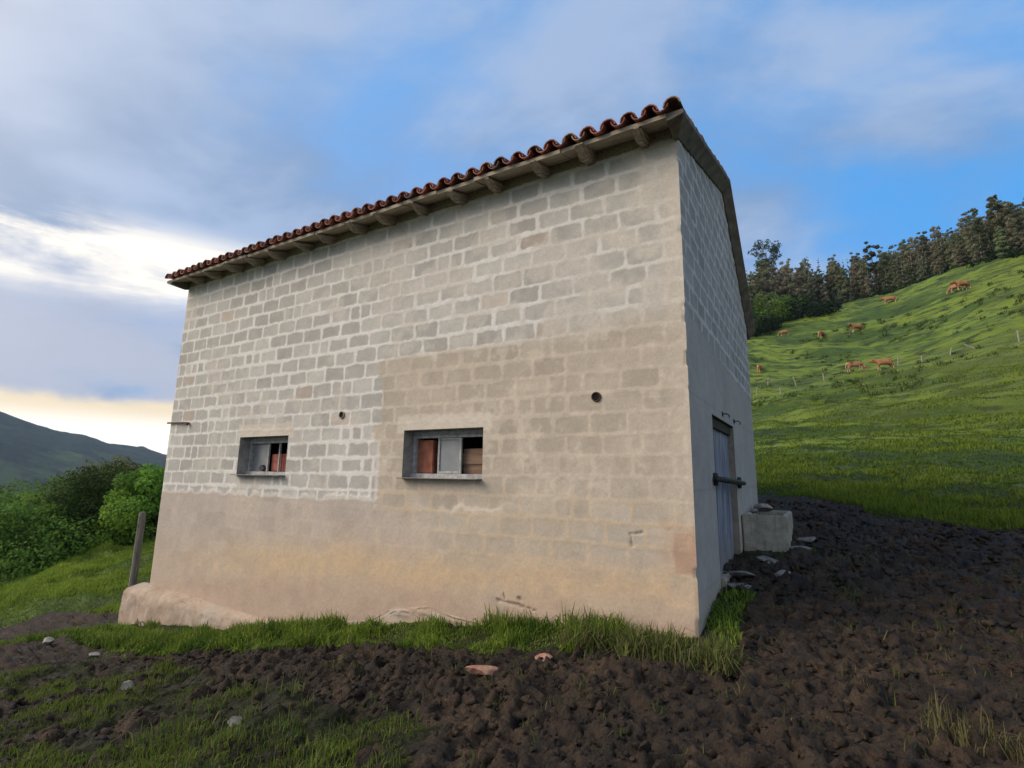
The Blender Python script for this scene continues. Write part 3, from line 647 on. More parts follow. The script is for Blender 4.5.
courses(YE-.045,RY,11); courses(YB+.045,RY,8)
for i in range(26):                                   # ridge tiles
    b=len(TV); x0=XL+.02+i*(XR-XL-.1)/26; x1=x0+(XR-XL-.1)/26*1.1; n=8
    for xx,rr in ((x0,.115),(x1,.102)):
        for k in range(n): an=math.pi*k/(n-1); TV.append((xx,RY+rr*math.cos(an),float(soff(RY))+.20+rr*math.sin(an))); TC.append((.18*random.uniform(.7,1.2),.07,.045))
    for k in range(n-1): TF.append((b+k,b+k+1,b+n+k+1,b+n+k))
mk('roof_tiles',TV,TF,MAT['tile'],roof,col=np.array(TC))

# ------------------------------------------------------------------ things by the barn
def gz1(x,y): return float(ground_h(np.array([x]),np.array([y]))[0][0])
tr=thing('water_trough','mossy grey concrete water trough against the side wall of the barn','trough',(.31,3.95,.255))
m=MB(); TX0,TX1,TY0,TY1,TH=-.30,.27,-.82,.80,.60; tw=.075
m.box((0-.015,TY0+tw/2,.30),(TX1-TX0,tw,TH),bev=.014,jit=.006).box((-.015,TY1-tw/2,.30),(TX1-TX0,tw,TH),bev=.014,jit=.006)
m.box((TX1-tw/2+.003,0,.298),(tw,TY1-TY0-.06,TH-.01),bev=.014,jit=.006).box((TX0+tw/2-.002,0,.298),(tw,TY1-TY0-.06,TH-.01),bev=.014,jit=.006)
m.box((-.015,0,.12),(TX1-TX0-.1,TY1-TY0-.1,.2)); m.build('basin',MAT['trough'],tr)
MB().box((-.015,0,.36),(TX1-TX0-.16,TY1-TY0-.16,.012)).build('water',MAT['water'],tr)

def stone(name,label,cat,loc,size,m,seed,group=None,flat=1.,rz=0.,rough=.28):
    bm=bmesh.new(); bmesh.ops.create_icosphere(bm,subdivisions=3,radius=.5)
    rs=np.random.default_rng(seed); pl=rs.normal(size=(9,3)); pl/=np.linalg.norm(pl,axis=1)[:,None]; dd=rs.uniform(.24,.46,9)
    for v in bm.verts:
        p=np.array(v.co)
        for n_,d_ in zip(pl,dd):
            q=p@n_-d_
            if q>0: p=p-n_*q*.92
        s=1+rough*(float(fbm(np.array([p[0]*4+seed]),np.array([p[1]*4+p[2]*3]),3,seed)[0])-.5)
        v.co=Vector((p[0]*size[0]*s,p[1]*size[1]*s,p[2]*size[2]*s))
    me=bpy.data.meshes.new(name); bm.to_mesh(me); bm.free(); me.materials.append(m)
    o=bpy.data.objects.new(name,me); C.objects.link(o); o.location=loc; o.rotation_euler=(R(rs.uniform(-8,8)),R(rs.uniform(-8,8)),rz)
    return tag(o,label,cat,group)
def onground(px,py,dz=0.): p=hit(px,py); return (p[0],p[1],gz1(p[0],p[1])+dz)
stone('flat_stone','reddish flat stone lying in the mud in front of the barn wall','stone',onground(484,669,.03),(.34,.19,.10),MAT['redstone'],3,rz=R(38))
stone('flat_stone','small tan stone at the edge of the grass strip, right of the reddish stone','stone',onground(543,660,.03),(.17,.10,.07),MAT['redstone'],5,rz=.4)
stone('rock','rounded grey rock among grass tufts at the bottom left','rock',onground(234,729,.03),(.14,.11,.09),MAT['greystone'],8)
stone('flat_stone','pale stone standing in the patchy grass left of the rounded rock','stone',onground(127,690,.03),(.12,.08,.13),MAT['stone'],12,rz=1.)
stone('white_stone','white stone at the far left edge in the left mud patch','stone',onground(26,641,.04),(.26,.14,.09),MAT['stone'],14)
stone('white_stone','white stone in the left mud patch, nearer the barn','stone',onground(48,643,.03),(.20,.13,.10),MAT['stone'],17)
stone('white_stone','small white stone below the left end of the footing','stone',onground(95,654,.03),(.14,.09,.06),MAT['stone'],19,rz=.5)
stone('white_stone','sharp white stone in front of the water trough','stone',(.56,1.95,gz1(.56,1.95)+.04),(.22,.14,.13),MAT['stone'],22,rz=.7)
for i,(x,y,s,lb) in enumerate([(.12,1.75,(.42,.36,.08),'broad flat paving stone before the barn door'),(.20,1.28,(.40,.30,.07),'cracked flat stone near the front end of the side wall'),(.38,2.35,(.34,.26,.07),'flat stone half sunk in mud between the door and the trough'),(.72,3.35,(.30,.34,.10),'flat grey slab beside the outer foot of the trough'),(.80,3.85,(.30,.30,.12),'grey rubble stone beside the far half of the trough')]):
    stone('paving_stone',lb,'stone',(x,y,gz1(x,y)+.025),s,MAT['greystone'],30+i,rz=i*.8)
stone('coping_stone','rounded pale stone lying on the back rim of the trough','stone',(.22,4.35,.905),(.40,.36,.14),MAT['stone'],41,rz=.5)
stone('coping_stone','small grey stone on the wall side rim of the trough','stone',(.09,3.9,.875),(.14,.26,.09),MAT['greystone'],43)

_p=at(132,585,np.hypot(-10.35-CAM[0],.25-CAM[1])); pb=(_p[0],_p[1]); pz=base_h(*pb)[0]
pt=thing('fence_post','leaning grey wooden post behind the left end of the barn','post',(pb[0],pb[1],pz))
m=MB(); tp=at(143,512,np.hypot(pb[0]+.05-CAM[0],pb[1]-CAM[1])); dv=Vector(tp)-Vector((pb[0],pb[1],pz))
m.tube([(-.02,0,-.3),(0,0,0),tuple(dv*.5+Vector((.012,0,0))),tuple(dv*.97),tuple(dv)],[.068,.066,.064,.062,.05],9); m.build('shaft',MAT['post'],pt)
MB().tube([tuple(dv*.86+Vector((0,-.075,0))),tuple(dv*.87+Vector((.05,-.085,.02)))],.008,5).build('staple',MAT['rust'],pt)

# ------------------------------------------------------------------ fence on the hillside
FP=[(751,396),(757,395.5),(768,391),(781,394.5),(797,388),(825,384),(862,372.),(898,367),(922,364.5),(950,358),(1020,346),(1060,340)]
fp=[]
for a,b in FP: p=hit(a,b); fp.append(np.array([p[0],p[1],gz1(p[0],p[1])]))
fn=thing('wire_fence','low wire fence with pale stakes crossing the green hillside','fence',tuple(fp[4]))
O=fp[4]; tops=[]
for i,p in enumerate(fp):
    hgt=[.8,.8,1.0,.75,1.0,.9,.7,.95,.8,.7,1.3,1.0][i]; ln=[0,.05,.12,-.05,-.28,-.12,.1,.1,.05,.2,0,0][i]
    t_=p-O; tops.append(t_+np.array([ln,0,hgt]))
    MB().tube([tuple(t_+(0,0,-.3)),tuple(t_+(ln*.5,0,hgt*.5)),tuple(t_+(ln,0,hgt))],[.06,.055,.05],6).build('post',MAT['stake'],fn)
for fr_ in (.9,.55):
    m=MB()
    for i in range(len(fp)-1):
        a=(fp[i]-O)*(1-fr_)+tops[i]*fr_; b=(fp[i+1]-O)*(1-fr_)+tops[i+1]*fr_; mid=(a+b)/2-np.array([0,0,.06]); m.tube([tuple(a),tuple(mid),tuple(b)],.0045,4)
    m.build('wire',MAT['stake'],fn)
p=hit(973,350); z=gz1(p[0],p[1])
lp=MB().tube([(-.55,0,.72),(0,0,.35),(.5,0,-.1)],[.06,.07,.08],7).build('leaning_stake',MAT['stake']); lp.location=(p[0],p[1],z)
tag(lp,'pale stake lying tilted in the grass above the fence','stake')

# ------------------------------------------------------------------ cows
def cow_mesh(pose):
    J={};E=[]
    def j(n,p,r,par=None):
        J[n]=(len(J),p,r)
        if par is not None: E.append((J[par][0],J[n][0]))
    j('hip',(-.62,0,1.08),(.27,.31)); j('belly',(-.15,0,1.00),(.32,.37),'hip'); j('chest',(.35,0,1.02),(.27,.36),'belly'); j('shoulder',(.62,0,1.10),(.22,.28),'chest')
    j('rump',(-.86,0,1.12),(.20,.20),'hip'); j('tail1',(-.98,0,1.08),(.05,.05),'rump'); j('tail2',(-1.03,0,.75),(.03,.03),'tail1'); j('tail3',(-1.03,.02,.45),(.045,.045),'tail2')
    if pose=='graze': hd=[(.88,0,.92),(1.10,0,.58),(1.22,0,.33),(1.34,0,.13)]
    elif pose=='look': hd=[(.88,.08,1.25),(1.05,.20,1.38),(1.14,.36,1.30),(1.17,.52,1.16)]
    else: hd=[(.92,0,1.18),(1.18,0,1.28),(1.38,0,1.18),(1.56,0,1.02)]
    for n,p,r,q in zip(('neck','poll','face','muzzle'),hd,((.15,.21),(.13,.15),(.11,.12),(.075,.085)),('shoulder','neck','poll','face')): j(n,p,r,q)
    d=np.array(hd[1])
    for s in (-1,1): j('ear%d'%s,tuple(d+np.array([-.03,s*.24,.02])),(.03,.05),'poll'); j('horn%d'%s,tuple(d+np.array([.04,s*.14,.20])),(.02,.02),'poll')
    st={'graze':(.05,-.08),'look':(.0,.03),'walk':(.16,-.15)}[pose]
    for s in (-1,1):
        o=st[0] if s>0 else st[1]
        j('arm%d'%s,(.52,s*.17,.78),(.11,.13),'chest'); j('knee%d'%s,(.54+o*.6,s*.17,.42),(.065,.07),'arm%d'%s); j('fet%d'%s,(.52+o,s*.17,.10),(.045,.05),'knee%d'%s); j('hoof%d'%s,(.56+o,s*.17,.0),(.06,.06),'fet%d'%s)
        o=-o
        j('thigh%d'%s,(-.60+o*.2,s*.18,.72),(.14,.19),'hip'); j('hock%d'%s,(-.80+o*.7,s*.17,.46),(.065,.075),'thigh%d'%s); j('shank%d'%s,(-.74+o,s*.17,.11),(.045,.05),'hock%d'%s); j('hoofb%d'%s,(-.70+o,s*.17,.0),(.06,.06),'shank%d'%s)
    me=bpy.data.meshes.new('cow'); me.from_pydata([v[1] for v in J.values()],E,[]); o=bpy.data.objects.new('cow_build',me); C.objects.link(o)
    sk=o.modifiers.new('s','SKIN'); sk.use_smooth_shade=True
    for i,v in enumerate(J.values()): me.skin_vertices[0].data[i].radius=v[2]; me.skin_vertices[0].data[i].use_root=(i==1)
    sb=o.modifiers.new('d','SUBSURF'); sb.levels=1; sb.render_levels=1
    dg=bpy.context.evaluated_depsgraph_get(); m2=bpy.data.meshes.new_from_object(o.evaluated_get(dg)); m2.name='cow'
    bpy.data.objects.remove(o); bpy.data.meshes.remove(me)
    for p_ in m2.polygons: p_.use_smooth=True
    m2.materials.clear(); m2.materials.append(MAT['cow']); return m2
def _cow(t,oc,bs):
    s=t.add('ShaderNodeSeparateXYZ',{0:oc}).outputs; rn=t.add('ShaderNodeObjectInfo').outputs['Random']
    c=t.mix(rn,(.25,.105,.05),(.36,.185,.10)); n=t.noise(oc,2.5,4,.6)
    c=t.mix(t.ramp(n,.4,.75),c,(.22,.09,.045))
    c=t.mix(t.ramp(t.math('ADD',s[2],t.math('MULTIPLY',n,.25)),.62,.30),c,(.55,.38,.22))
    return t.mix(t.ramp(s[0],-.78,-.98),c,(.52,.36,.22))
MAT['cow']=mat('tan_cow_hide',_cow,.85,.15)
MAT['horn']=mat('pale_horn',noisy((.45,.40,.30),(.6,.55,.45)),.6,.3)
CM={k:cow_mesh(k) for k in ('graze','look','walk')}
COWS=[((963,292),'walk',200,1.05,'pale faced tan cow highest on the hillside, in front of another one'),
((957,291),'graze',150,1.0,'tan cow half hidden behind the pale faced one high on the hillside'),
((890,304),'walk',165,1.0,'tan cow walking near the wood edge, second highest on the slope'),
((857,333.5),'look',200,1.05,'darkest brown cow in the middle of the upper pasture'),
((822,337.5),'graze',60,.95,'small cow seen end on, between the two mid slope cows'),
((784,334.),'graze',190,.85,'small brown cow grazing below the bushes near the barn roof'),
((760,370),'look',75,.92,'cow seen end on nearest the barn wall, above the fence'),
((856,377),'graze',10,1.0,'reddish brown cow at the fence, left one of the pair'),
((885,373),'walk',185,1.0,'tan cow at the fence, right one of the pair')]
for (pp,pose,rz,sc,lb) in COWS:
    p=hit(*pp); o=bpy.data.objects.new('cow',CM[pose]); C.objects.link(o)
    o.location=(p[0],p[1],gz1(p[0],p[1])+.03); o.rotation_euler=(0,R(-8 if 90<rz<270 else 8)*0,R(rz)); o.scale=(sc*.76,)*3; tag(o,lb,'cow','cows grazing on the hillside')

# ------------------------------------------------------------------ trees
def leaves(cent,rad,n,size,rs,base,var=.3,flat=.75):
    """n leaf faces over clump shells; returns V,F,col"""
    k=len(cent); w=rad**2; pick=rs.choice(k,n,p=w/w.sum())
    d=rs.normal(size=(n,3)); d/=np.linalg.norm(d,axis=1)[:,None]
    rr=rad[pick]*(.45+.6*rs.random(n)**.6); pos=cent[pick]+d*rr[:,None]*np.array([1,1,flat])
    nor=d+rs.normal(size=(n,3))*.7; nor/=np.linalg.norm(nor,axis=1)[:,None]
    a=np.cross(nor,rs.normal(size=(n,3))); a/=np.linalg.norm(a,axis=1)[:,None]; b=np.cross(nor,a)
    s=(size*(.6+.8*rs.random(n)))[:,None]; q=.55
    V=np.stack([pos-a*s,pos-b*s*q,pos+a*s,pos+b*s*q],1).reshape(-1,3); F=np.arange(4*n).reshape(-1,4)
    ck=(1+var*(rs.random(k)*2-1))[pick]*(1+.25*(rs.random(n)*2-1)); hue=(rs.random(k)-.5)[pick]*.22
    col=np.clip(np.c_[base[0]*ck*(1+hue),base[1]*ck,base[2]*ck],.004,.5)
    return V,F,np.repeat(col,4,0)
def tree(name,H,cb,cw,nc,nl,ls,base,rs,bark,label,cat,shape='round',limbs=6,lean=.0,group=None,tr_=None):
    root=thing(name,label,cat,(0,0,0),group)
    m=MB(); tr_=tr_ or H*.018
    pts=[(lean*H*f*f+.02*H*math.sin(f*5+nc)*.3,.01*H*math.sin(f*4),H*f-(.4 if f==0 else 0)) for f in (0,.2,.45,.7,.92)]
    m.tube(pts,[tr_*1.25,tr_,tr_*.8,tr_*.5,tr_*.15],7)
    cen=[];rad=[]
    for i in range(nc):
        f=(i+.5)/nc; z=cb+(H-cb)*f
        if shape=='round': r=cw*math.sqrt(max(.05,1-(2*f-.85)**2/1.4))
        elif shape=='cone': r=cw*(1.05-f)*.95
        elif shape=='col': r=cw*(.65+.35*math.sin(f*math.pi))
        else: r=cw*(.4+.6*f)
        an=i*2.399+rs.uniform(-.4,.4); q=r*rs.uniform(.35,.85)
        cen.append((pts[-1][0]*f+q*math.cos(an),q*math.sin(an),z+rs.uniform(-.04,.04)*H)); rad.append(r*rs.uniform(.30,.55) if shape!='airy' else cw*rs.uniform(.16,.30))
    for i in range(0,nc,max(1,nc//limbs)):
        c_=cen[i]; zb=max(.15*H,c_[2]-.18*H); m.tube([(pts[-1][0]*(zb/H)**2,0,zb),((c_[0])*.55,c_[1]*.55,(zb+c_[2])/2+.02*H),c_],[tr_*.42,tr_*.28,tr_*.1],5,False)
    m.build('trunk',bark,root,True)
    V,F,cl=leaves(np.array(cen),np.array(rad),nl,ls,rs,base); mk('crown',V,F,MAT['leaf'],root,col=cl)
    return root
# hilltop wood: slim eucalyptus-like and dark pine-like trees, many individuals of eight builds
rs=np.random.default_rng(5); LB='slim dark tree packed into the wood along the top of the hillside'; GR='trees of the hilltop wood'
PROT=[tree('forest_tree',11+rs.uniform(-1,1.5),1.2,1.45,34,3600,.165,b,rs,MAT['palebark' if i%2 else 'bark'],LB,'tree',s,6,rs.uniform(-.03,.03),GR,.10) for i,(b,s) in enumerate([((0.171,0.190,0.099),'col'),((0.227,0.222,0.138),'col'),((0.253,0.226,0.157),'col'),((0.130,0.170,0.090),'cone'),((0.204,0.206,0.125),'col'),((0.244,0.228,0.149),'col'),((0.171,0.212,0.099),'round'),((0.146,0.171,0.102),'cone')])]
edge=[(735,331),(752,324),(775,318),(800,310),(830,298),(860,287),(890,279),(920,271),(950,266),(980,261),(1010,255),(1040,249),(1085,240)]
E_=[hit(x_,y_+4,220) for x_,y_ in edge]
E_=np.array([e for e in E_ if e is not None]); used=set(); cnt=0
for row in range(6):
    n=44 if row<4 else 34
    for i in range(n):
        f=(i+.5+rs.uniform(-.45,.45))/n; s_=f*(len(E_)-1); k=min(int(s_),len(E_)-2); e=E_[k]*(1-(s_-k))+E_[k+1]*(s_-k)
        back=np.array([.16,.98]); q=row*3.6+rs.uniform(-1.2,1.6)+1.2
        x_,y_=e[0]+back[0]*q+rs.uniform(-.8,.8),e[1]+back[1]*q
        g=base_h(x_,y_)[0]; pi=int(rs.integers(0,8)); o=PROT[pi] if pi not in used else dup(PROT[pi]); used.add(pi)
        sc=rs.uniform(.54,.84)*(.75 if row==0 else 1.)*(1.2-.52*f); o.location=(x_,y_,g-.2); o.rotation_euler=(0,0,rs.uniform(0,6.28)); o.scale=(sc*rs.uniform(.9,1.15),sc*rs.uniform(.9,1.15),sc)
for pi in range(8):
    if pi not in used: PROT[pi].location=(E_[3][0],E_[3][1]+5,E_[3][2])
def put(o,px,py,dist,dz=-.2,sc=1.):
    p=at(px,py,dist); o.location=(p[0],p[1],base_h(p[0],p[1])[0]+dz); o.scale=(sc,)*3; return o
# airy solitary tree over the roof edge
put(tree('airy_tree',16.3,9.5,3.4,34,2600,.17,(.05,.065,.03),rs,MAT['bark'],'tall airy tree with see-through crown standing above the wood by the barn roof','tree','airy',10,0,None,.16),771,320,108)
put(tree('tall_tree',8.3,3.0,.8,24,1600,.16,(.10,.10,.05),rs,MAT['palebark'],'tallest thin tree with pale trunk at the right end of the wood','tree','col',6,.01,None,.085),1001,248,87)
put(tree('tall_tree',10.0,4.8,1.4,18,1500,.17,(.085,.10,.05),rs,MAT['bark'],'thin tree with tufted crown rising above the middle of the wood','tree','airy',6,0,None,.09),873,270,103)
# round bushes at the lower end of the wood
for i,(px,py,d,H,wd,b,lb) in enumerate([(768,318,90,5.6,2.9,(.11,.19,.03),'bright green round bush beside the barn roof edge'),(787,314,92,4.6,2.4,(.085,.15,.028),'light green bush to the right of the bright round bush'),(770,325,86,2.4,2.0,(.020,.042,.012),'low dark bush in front of the bright round bush'),(802,310,92,3.8,2.6,(.018,.038,.012),'dark green bush right of the light green bush'),(752,330,84,2.6,1.5,(.028,.055,.014),'low bush half hidden by the barn roof edge'),(822,304,90,2.6,2.4,(.020,.040,.012),'low dark bush at the foot of the wood, right of the other bushes')]):
    put(tree('bush',H,.25,wd,22,1600,.20,b,rs,MAT['bark'],lb,'bush','round',6,0,'bushes at the foot of the wood',.09),px,py+2,d)
# undergrowth along the wood's edge
P_=[];rd=[]
for i in range(240):
    f=rs.random(); s_=f*(len(E_)-1); k=min(int(s_),len(E_)-2); e=E_[k]*(1-(s_-k))+E_[k+1]*(s_-k); q=rs.uniform(-.6,6); x_,y_=e[0]+.16*q,e[1]+.98*q; r_=rs.uniform(.4,.95); P_.append((x_,y_,base_h(x_,y_)[0]+r_*.4)); rd.append(r_)
V,F,cl=leaves(np.array(P_),np.array(rd),15000,.17,rs,(.022,.040,.013),.4); tag(mk('undergrowth',V,F,MAT['leaf'],col=cl),kind='stuff')

# broadleaf trees down the slope on the left
LT=[ # px, base-ish py (only sets bearing), distance, top py, crown half width m, colour, label
(152,560,22.5,470,1.5,(0.144,0.266,0.037),'bright green bushy tree tucked against the left corner of the barn'),
(118,560,24,466,2.1,(0.086,0.149,0.033),'dark tree behind the bright one by the barn corner'),
(92,560,24.5,486,2.1,(0.120,0.209,0.035),'middle green rounded tree with its crown above the grass bank, left of the post'),
(30,560,23,508,2.0,(0.103,0.199,0.033),'rounded green tree nearest the camera in the left thicket'),
(62,560,28,478,2.5,(0.139,0.229,0.037),'lighter green tree standing behind the two front trees of the thicket'),
(8,560,25,497,2.4,(0.098,0.179,0.031),'green tree cut by the left edge, behind the front one'),
(128,560,33,458,2.4,(0.120,0.132,0.041),'olive brown tall tree crown seen over the bright bush'),
(88,560,36,468,2.6,(0.115,0.143,0.041),'olive tree with a high crown at the back of the thicket'),
(140,560,26,478,1.7,(0.074,0.132,0.031),'deep green tree filling the gap beside the barn corner'),
(48,560,38,492,3.0,(0.115,0.192,0.035),'broad tree far back in the thicket'),
(15,560,42,490,3.2,(0.131,0.209,0.037),'broad light tree at the back of the thicket near the left edge'),
(108,560,44,470,3.0,(0.098,0.154,0.037),'dull green tree at the back of the thicket near the barn')]
for i,(px,py,d,ty,cw,b,lb) in enumerate(LT):
    p=at(px,ty,d); g=base_h(p[0],p[1])[0]-.3; H=p[2]-g
    b=tuple(np.array(b)*[1.1,.5,.75,1.0,.6,.9,.8,.7,.8,.45,.75,1.,.6,.7,.6,.6][i%16]); big=cw>1.6; o=tree('broadleaf_tree' if cw>1.35 or i==0 else 'shrub',H,min(.5,.1*H) if H<4.5 else .18*H,cw,34 if big else 24,17000 if d<30 else 8000,.055 if d<30 else .09,b,rs,MAT['bark'],lb,'tree' if cw>1.35 or i==0 else 'shrub','round',8,0,'trees of the thicket below the barn',.10)
    o.location=(p[0],p[1],g); o.rotation_euler[2]=i*1.3
P_=[];rd=[]
for i in range(170):
    q=rs.uniform(26,50); p=at(rs.uniform(-60,170),560,q); r_=rs.uniform(.5,1.1); P_.append((p[0],p[1],base_h(p[0],p[1])[0]+r_*.5)); rd.append(r_)
V,F,cl=leaves(np.array(P_),np.array(rd),22000,.13,rs,(.022,.046,.013),.4); tag(mk('thicket_undergrowth',V,F,MAT['leaf'],col=cl),kind='stuff')

# ------------------------------------------------------------------ grass
def blades(name,x,y,h,wd,col,rs,lean=.5,droop=.5,clump=None):
    n=len(x); z,_=ground_h(x,y); an=rs.uniform(0,6.283,n); la=rs.uniform(0,6.283,n); ll=h*lean*rs.random(n)
    bx=np.cos(an)*wd/2; by=np.sin(an)*wd/2; tx=np.cos(la)*ll; ty=np.sin(la)*ll
    z=z-.02
    V=np.stack([np.c_[x-bx,y-by,z],np.c_[x+bx,y+by,z],np.c_[x+tx*.35+bx*.8,y+ty*.35+by*.8,z+h*.6],np.c_[x+tx*.35-bx*.8,y+ty*.35-by*.8,z+h*.6],np.c_[x+tx,y+ty,z+h*(1-droop*(ll/h)**2)]],1).reshape(-1,3)
    i=np.arange(n)*5; F=[]
    q=np.c_[i,i+1,i+2,i+3]; t3=np.c_[i+3,i+2,i+4,i+4]
    me_F=np.concatenate([q,]);
    # quads for the lower half, a tip quad with a doubled point kept thin
    V2=V.copy().reshape(n,5,3); tip=V2[:,4]+np.c_[bx*.12,by*.12,np.zeros(n)]
    VV=np.concatenate([V2,tip[:,None]],1).reshape(-1,3); i=np.arange(n)*6
    F=np.concatenate([np.c_[i,i+1,i+2,i+3],np.c_[i+3,i+2,i+5,i+4]])
    cc=np.repeat(col,6,0); return tag(mk(name,VV,F,MAT['blade'],col=cc),kind='stuff')
def gcol(n,rs,a=(.06,.115,.014),b=(.19,.26,.034),dry=.06,k=None):
    t_=rs.random(n)[:,None] if k is None else np.clip(k[:,None]+rs.normal(size=(n,1))*.18,0,1); c=np.array(a)+(np.array(b)-np.array(a))*t_; m=rs.random(n)<dry; c[m]=np.array([.17,.145,.065])*(.6+.6*rs.random((m.sum(),1))); return c
rg=np.random.default_rng(77)
# tufted strip along the foot of the wall
n=120000; x=rg.uniform(-10.2,.35,n); y=rg.uniform(-2.2,1.0,n); S=np.interp(x,STX,STY); gm=grass_mask(x,y)
ok=(gm>.5)&((y>-S-.25)&(y<-.015-np.interp(x,[-9.78,-9.75,-2.3,-2.2],[0,.27,.06,0])) | ((x>.02)&(y>-.3)))&(rg.random(n)<(.42+.9*fbm(x*3,y*3,3,201))*np.where(x>.02,.6,1.))
x,y=x[ok],y[ok]; cl=fbm(x*2.2,y*2.2,3,203); tall=np.interp(x,[-10,-7,-4,-1,0],[.10,.13,.155,.165,.15])
h=tall*np.where(x>.02,.62,1.)*(.30+1.25*sst(cl,.34,.68))*rg.uniform(.6,1.25,len(x)); 
blades('wall_grass',x,y,h,np.full(len(x),.008)+.008*rg.random(len(x)),gcol(len(x),rg,(.055,.115,.014),(.20,.28,.036),k=sst(fbm(x*5,y*5,3,209),.3,.7)*.7+.15,dry=.06),rg,1.15,.75)
# straw-coloured tussocks near the right corner
cx=rg.uniform(-1.3,.35,26); cy=-.28-rg.uniform(0,.32,26); x=np.repeat(cx,70)+rg.normal(size=26*70)*.05; y=np.repeat(cy,70)+rg.normal(size=26*70)*.05
blades('tussock_grass',x,y,rg.uniform(.12,.27,len(x)),np.full(len(x),.010),gcol(len(x),rg,(.055,.085,.02),(.16,.18,.05),.25),rg,1.1,.75)
# crumbled clods lying loose on the mud
bm=bmesh.new(); bmesh.ops.create_icosphere(bm,subdivisions=2,radius=1); bm.verts.index_update(); IV=np.array([v.co[:] for v in bm.verts]); IF=np.array([[v.index for v in f.verts] for f in bm.faces]); bm.free()
def clods(name,n,lo,hi,box,pw):
    x=rg.uniform(box[0],box[1],n); y=rg.uniform(box[2],box[3],n); gm=grass_mask(x,y); d=np.hypot(x-CAM[0],y-CAM[1])
    ok=((gm<.4)|((rg.random(n)<.22)&(y<-1.6)))&(rg.random(n)<.25+1.0*fbm(x*2.5,y*2.5,3,221))&~((x<.02)&(y>-.05)); x,y=x[ok],y[ok]; n=len(x)
    s=lo*(hi/lo)**(rg.random(n)**pw); z,_=ground_h(x,y)
    dirs=rg.normal(size=(n,5,3)); dirs/=np.linalg.norm(dirs,axis=2)[:,:,None]; P=np.repeat(IV[None],n,0)
    for k in range(5):
        q=(P*dirs[:,k,None,:]).sum(-1)-rg.uniform(.3,.75,(n,1)); P=P-np.maximum(q,0)[...,None]*dirs[:,k,None,:]*.95
    P*=1+.55*(rg.random((n,len(IV),1))-.5)
    P*=(s[:,None]*rg.uniform(.7,1.3,(n,3)))[:,None,:]*np.array([1,1,.75])
    P+=np.c_[x,y,z-s*.22][:,None,:]
    F=(np.arange(n)[:,None,None]*len(IV)+IF[None]).reshape(-1,3)
    _=0; t_=rg.random((n,1)); c=np.array([.020,.016,.013])+(np.array([.095,.064,.041])-np.array([.020,.016,.013]))*t_**1.6
    return tag(mk(name,P.reshape(-1,3),F,MAT['ground'],smooth=False),kind='stuff')
clods('mud_clods',34000,.010,.050,(-6.5,4.2,-4.2,1.5),1.7); clods('distant_mud_clods',6000,.02,.08,(-.2,5.5,1.0,6.5),1.6)
# patchy turf at the bottom left and stray tufts in the mud
n=230000; x=rg.uniform(-12,1.6,n); y=rg.uniform(-4.6,-.7,n); gm=grass_mask(x,y); S=np.interp(x,STX,STY)
vis=((x-CAM[0])*_f[0]+(y-CAM[1])*_f[1])>.6*np.hypot(x-CAM[0],y-CAM[1])
ok=(gm>.45)&(y<-S-.05)&vis&(rg.random(n)<.28+.75*fbm(x*4,y*4,3,205)); x,y=x[ok],y[ok]; cl=fbm(x*1.4,y*1.4,3,207)
blades('turf_grass',x,y,(.015+.06*sst(cl,.35,.7))*rg.uniform(.6,1.5,len(x)),np.full(len(x),.0065),gcol(len(x),rg,(.050,.094,.014),(.180,.24,.034),.12,sst(cl,.3,.75)*.8),rg,.9)
k=500; cx=rg.uniform(-4,3.5,k); cy=rg.uniform(-3.9,3.5,k); kk=rg.integers(5,22,k); x=np.repeat(cx,kk)+rg.normal(size=kk.sum())*.035; y=np.repeat(cy,kk)+rg.normal(size=kk.sum())*.035
ok=~((x<.05)&(y>-.05)); x,y=x[ok],y[ok]
blades('stray_grass',x,y,rg.uniform(.03,.13,len(x)),np.full(len(x),.006),gcol(len(x),rg,(.05,.075,.016),(.11,.14,.035),.25),rg,1.2,.8)
k=13; cx=rg.uniform(-3.4,-1.3,k); cy=-2.95+(cx+1.4)*-.28+rg.normal(size=k)*.3; x=np.repeat(cx,30)+rg.normal(size=k*30)*.06; y=np.repeat(cy,30)+rg.normal(size=k*30)*.06
blades('tall_grass',x,y,rg.uniform(.07,.19,len(x)),np.full(len(x),.008),gcol(len(x),rg,(.045,.085,.016),(.12,.17,.04),.2),rg,1.0,.7)
k=10; cx=rg.uniform(1.45,2.1,k); cy=-1.15+rg.normal(size=k)*.12; x=np.repeat(cx,35)+rg.normal(size=k*35)*.05; y=np.repeat(cy,35)+rg.normal(size=k*35)*.05
blades('dry_grass',x,y,rg.uniform(.10,.24,len(x)),np.full(len(x),.007),gcol(len(x),rg,(.10,.10,.035),(.20,.18,.08),.4),rg,1.0,.7)
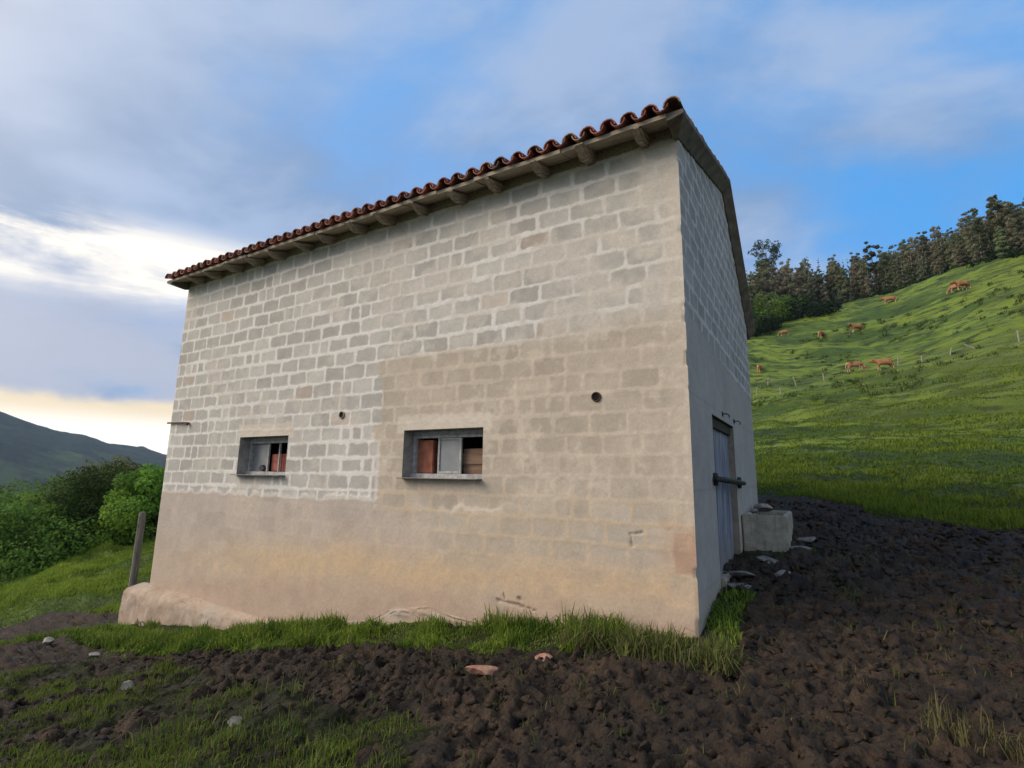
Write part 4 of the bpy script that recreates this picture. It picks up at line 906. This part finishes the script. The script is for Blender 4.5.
# pasture on the right slope and the left bank
n=260000; y=5+34*rg.random(n)**1.8; x=rg.uniform(-.6,1,n)*(6+.33*y)+np.where(y>12,-.5,1.5); gm=grass_mask(x,y); d=np.hypot(x-CAM[0],y-CAM[1])
ok=(gm>.5)&~((x<.02)&(y<BW+.1)); x,y,d=x[ok],y[ok],d[ok]; cl=.55*fbm(x*.7+3,y*1.6,4,211)+.45*fbm((x*.83-y*.3)*.35,(x*.3+y*.95)*1.1,3,41)
blades('pasture_grass',x,y,(.05+.12*sst(cl,.35,.75))*rg.uniform(.6,1.4,len(x))*np.clip(1.25-d*.022,.3,1.2),.008+d*.0010,gcol(len(x),rg,(.052,.104,.012),(.190,.258,.028),.02,sst(cl,.3,.7)),rg,.9)
k=620; cy=30+45*rg.random(k); cx=rg.uniform(-.25,1,k)*(5+.30*cy); ok=fbm(cx*.25,cy*.25,3,231)>.47; cx,cy=cx[ok],cy[ok]; k=len(cx); x=np.repeat(cx,26); y=np.repeat(cy,26); d=np.hypot(x-CAM[0],y-CAM[1]); x=x+rg.normal(size=k*26)*.16; y=y+rg.normal(size=k*26)*.16
blades('pasture_tussocks',x,y,rg.uniform(.14,.38,len(x)),.012+d*.0010,gcol(len(x),rg,(.022,.045,.010),(.085,.13,.022),.10),rg,1.0,.6)
n=110000; x=-9.6-11*rg.random(n)**1.2; y=rg.uniform(-3.5,6,n); gm=grass_mask(x,y); d=np.hypot(x-CAM[0],y-CAM[1])
ok=(gm>.5); x,y,d=x[ok],y[ok],d[ok]; cl=fbm(x*.9,y*1.2,4,213)
blades('bank_grass',x,y,(.04+.11*sst(cl,.35,.75))*rg.uniform(.6,1.4,len(x)),.009+d*.0007,gcol(len(x),rg,(.075,.135,.015),(.21,.28,.034),.02,sst(cl,.3,.7)),rg,.9)

# ------------------------------------------------------------------ valley air
hb=bpy.data.materials.new('valley_haze'); hb.use_nodes=True; t=NT(hb.node_tree); t.n.clear()
pv=t.add('ShaderNodeVolumePrincipled',{'Color':(.62,.80,1,1),'Density':HAZE,'Anisotropy':.2}); t.l.new(pv.outputs[0],t.add('ShaderNodeOutputMaterial').inputs['Volume'])
zb,zt=-110,260
if HAZE: tag(mk('haze',[(x,y,z) for x in (-1700,400) for y in (-900,1700) for z in (zb,zt)],[(0,1,3,2),(4,6,7,5),(0,4,5,1),(2,3,7,6),(0,2,6,4),(1,5,7,3)],hb),kind='stuff')
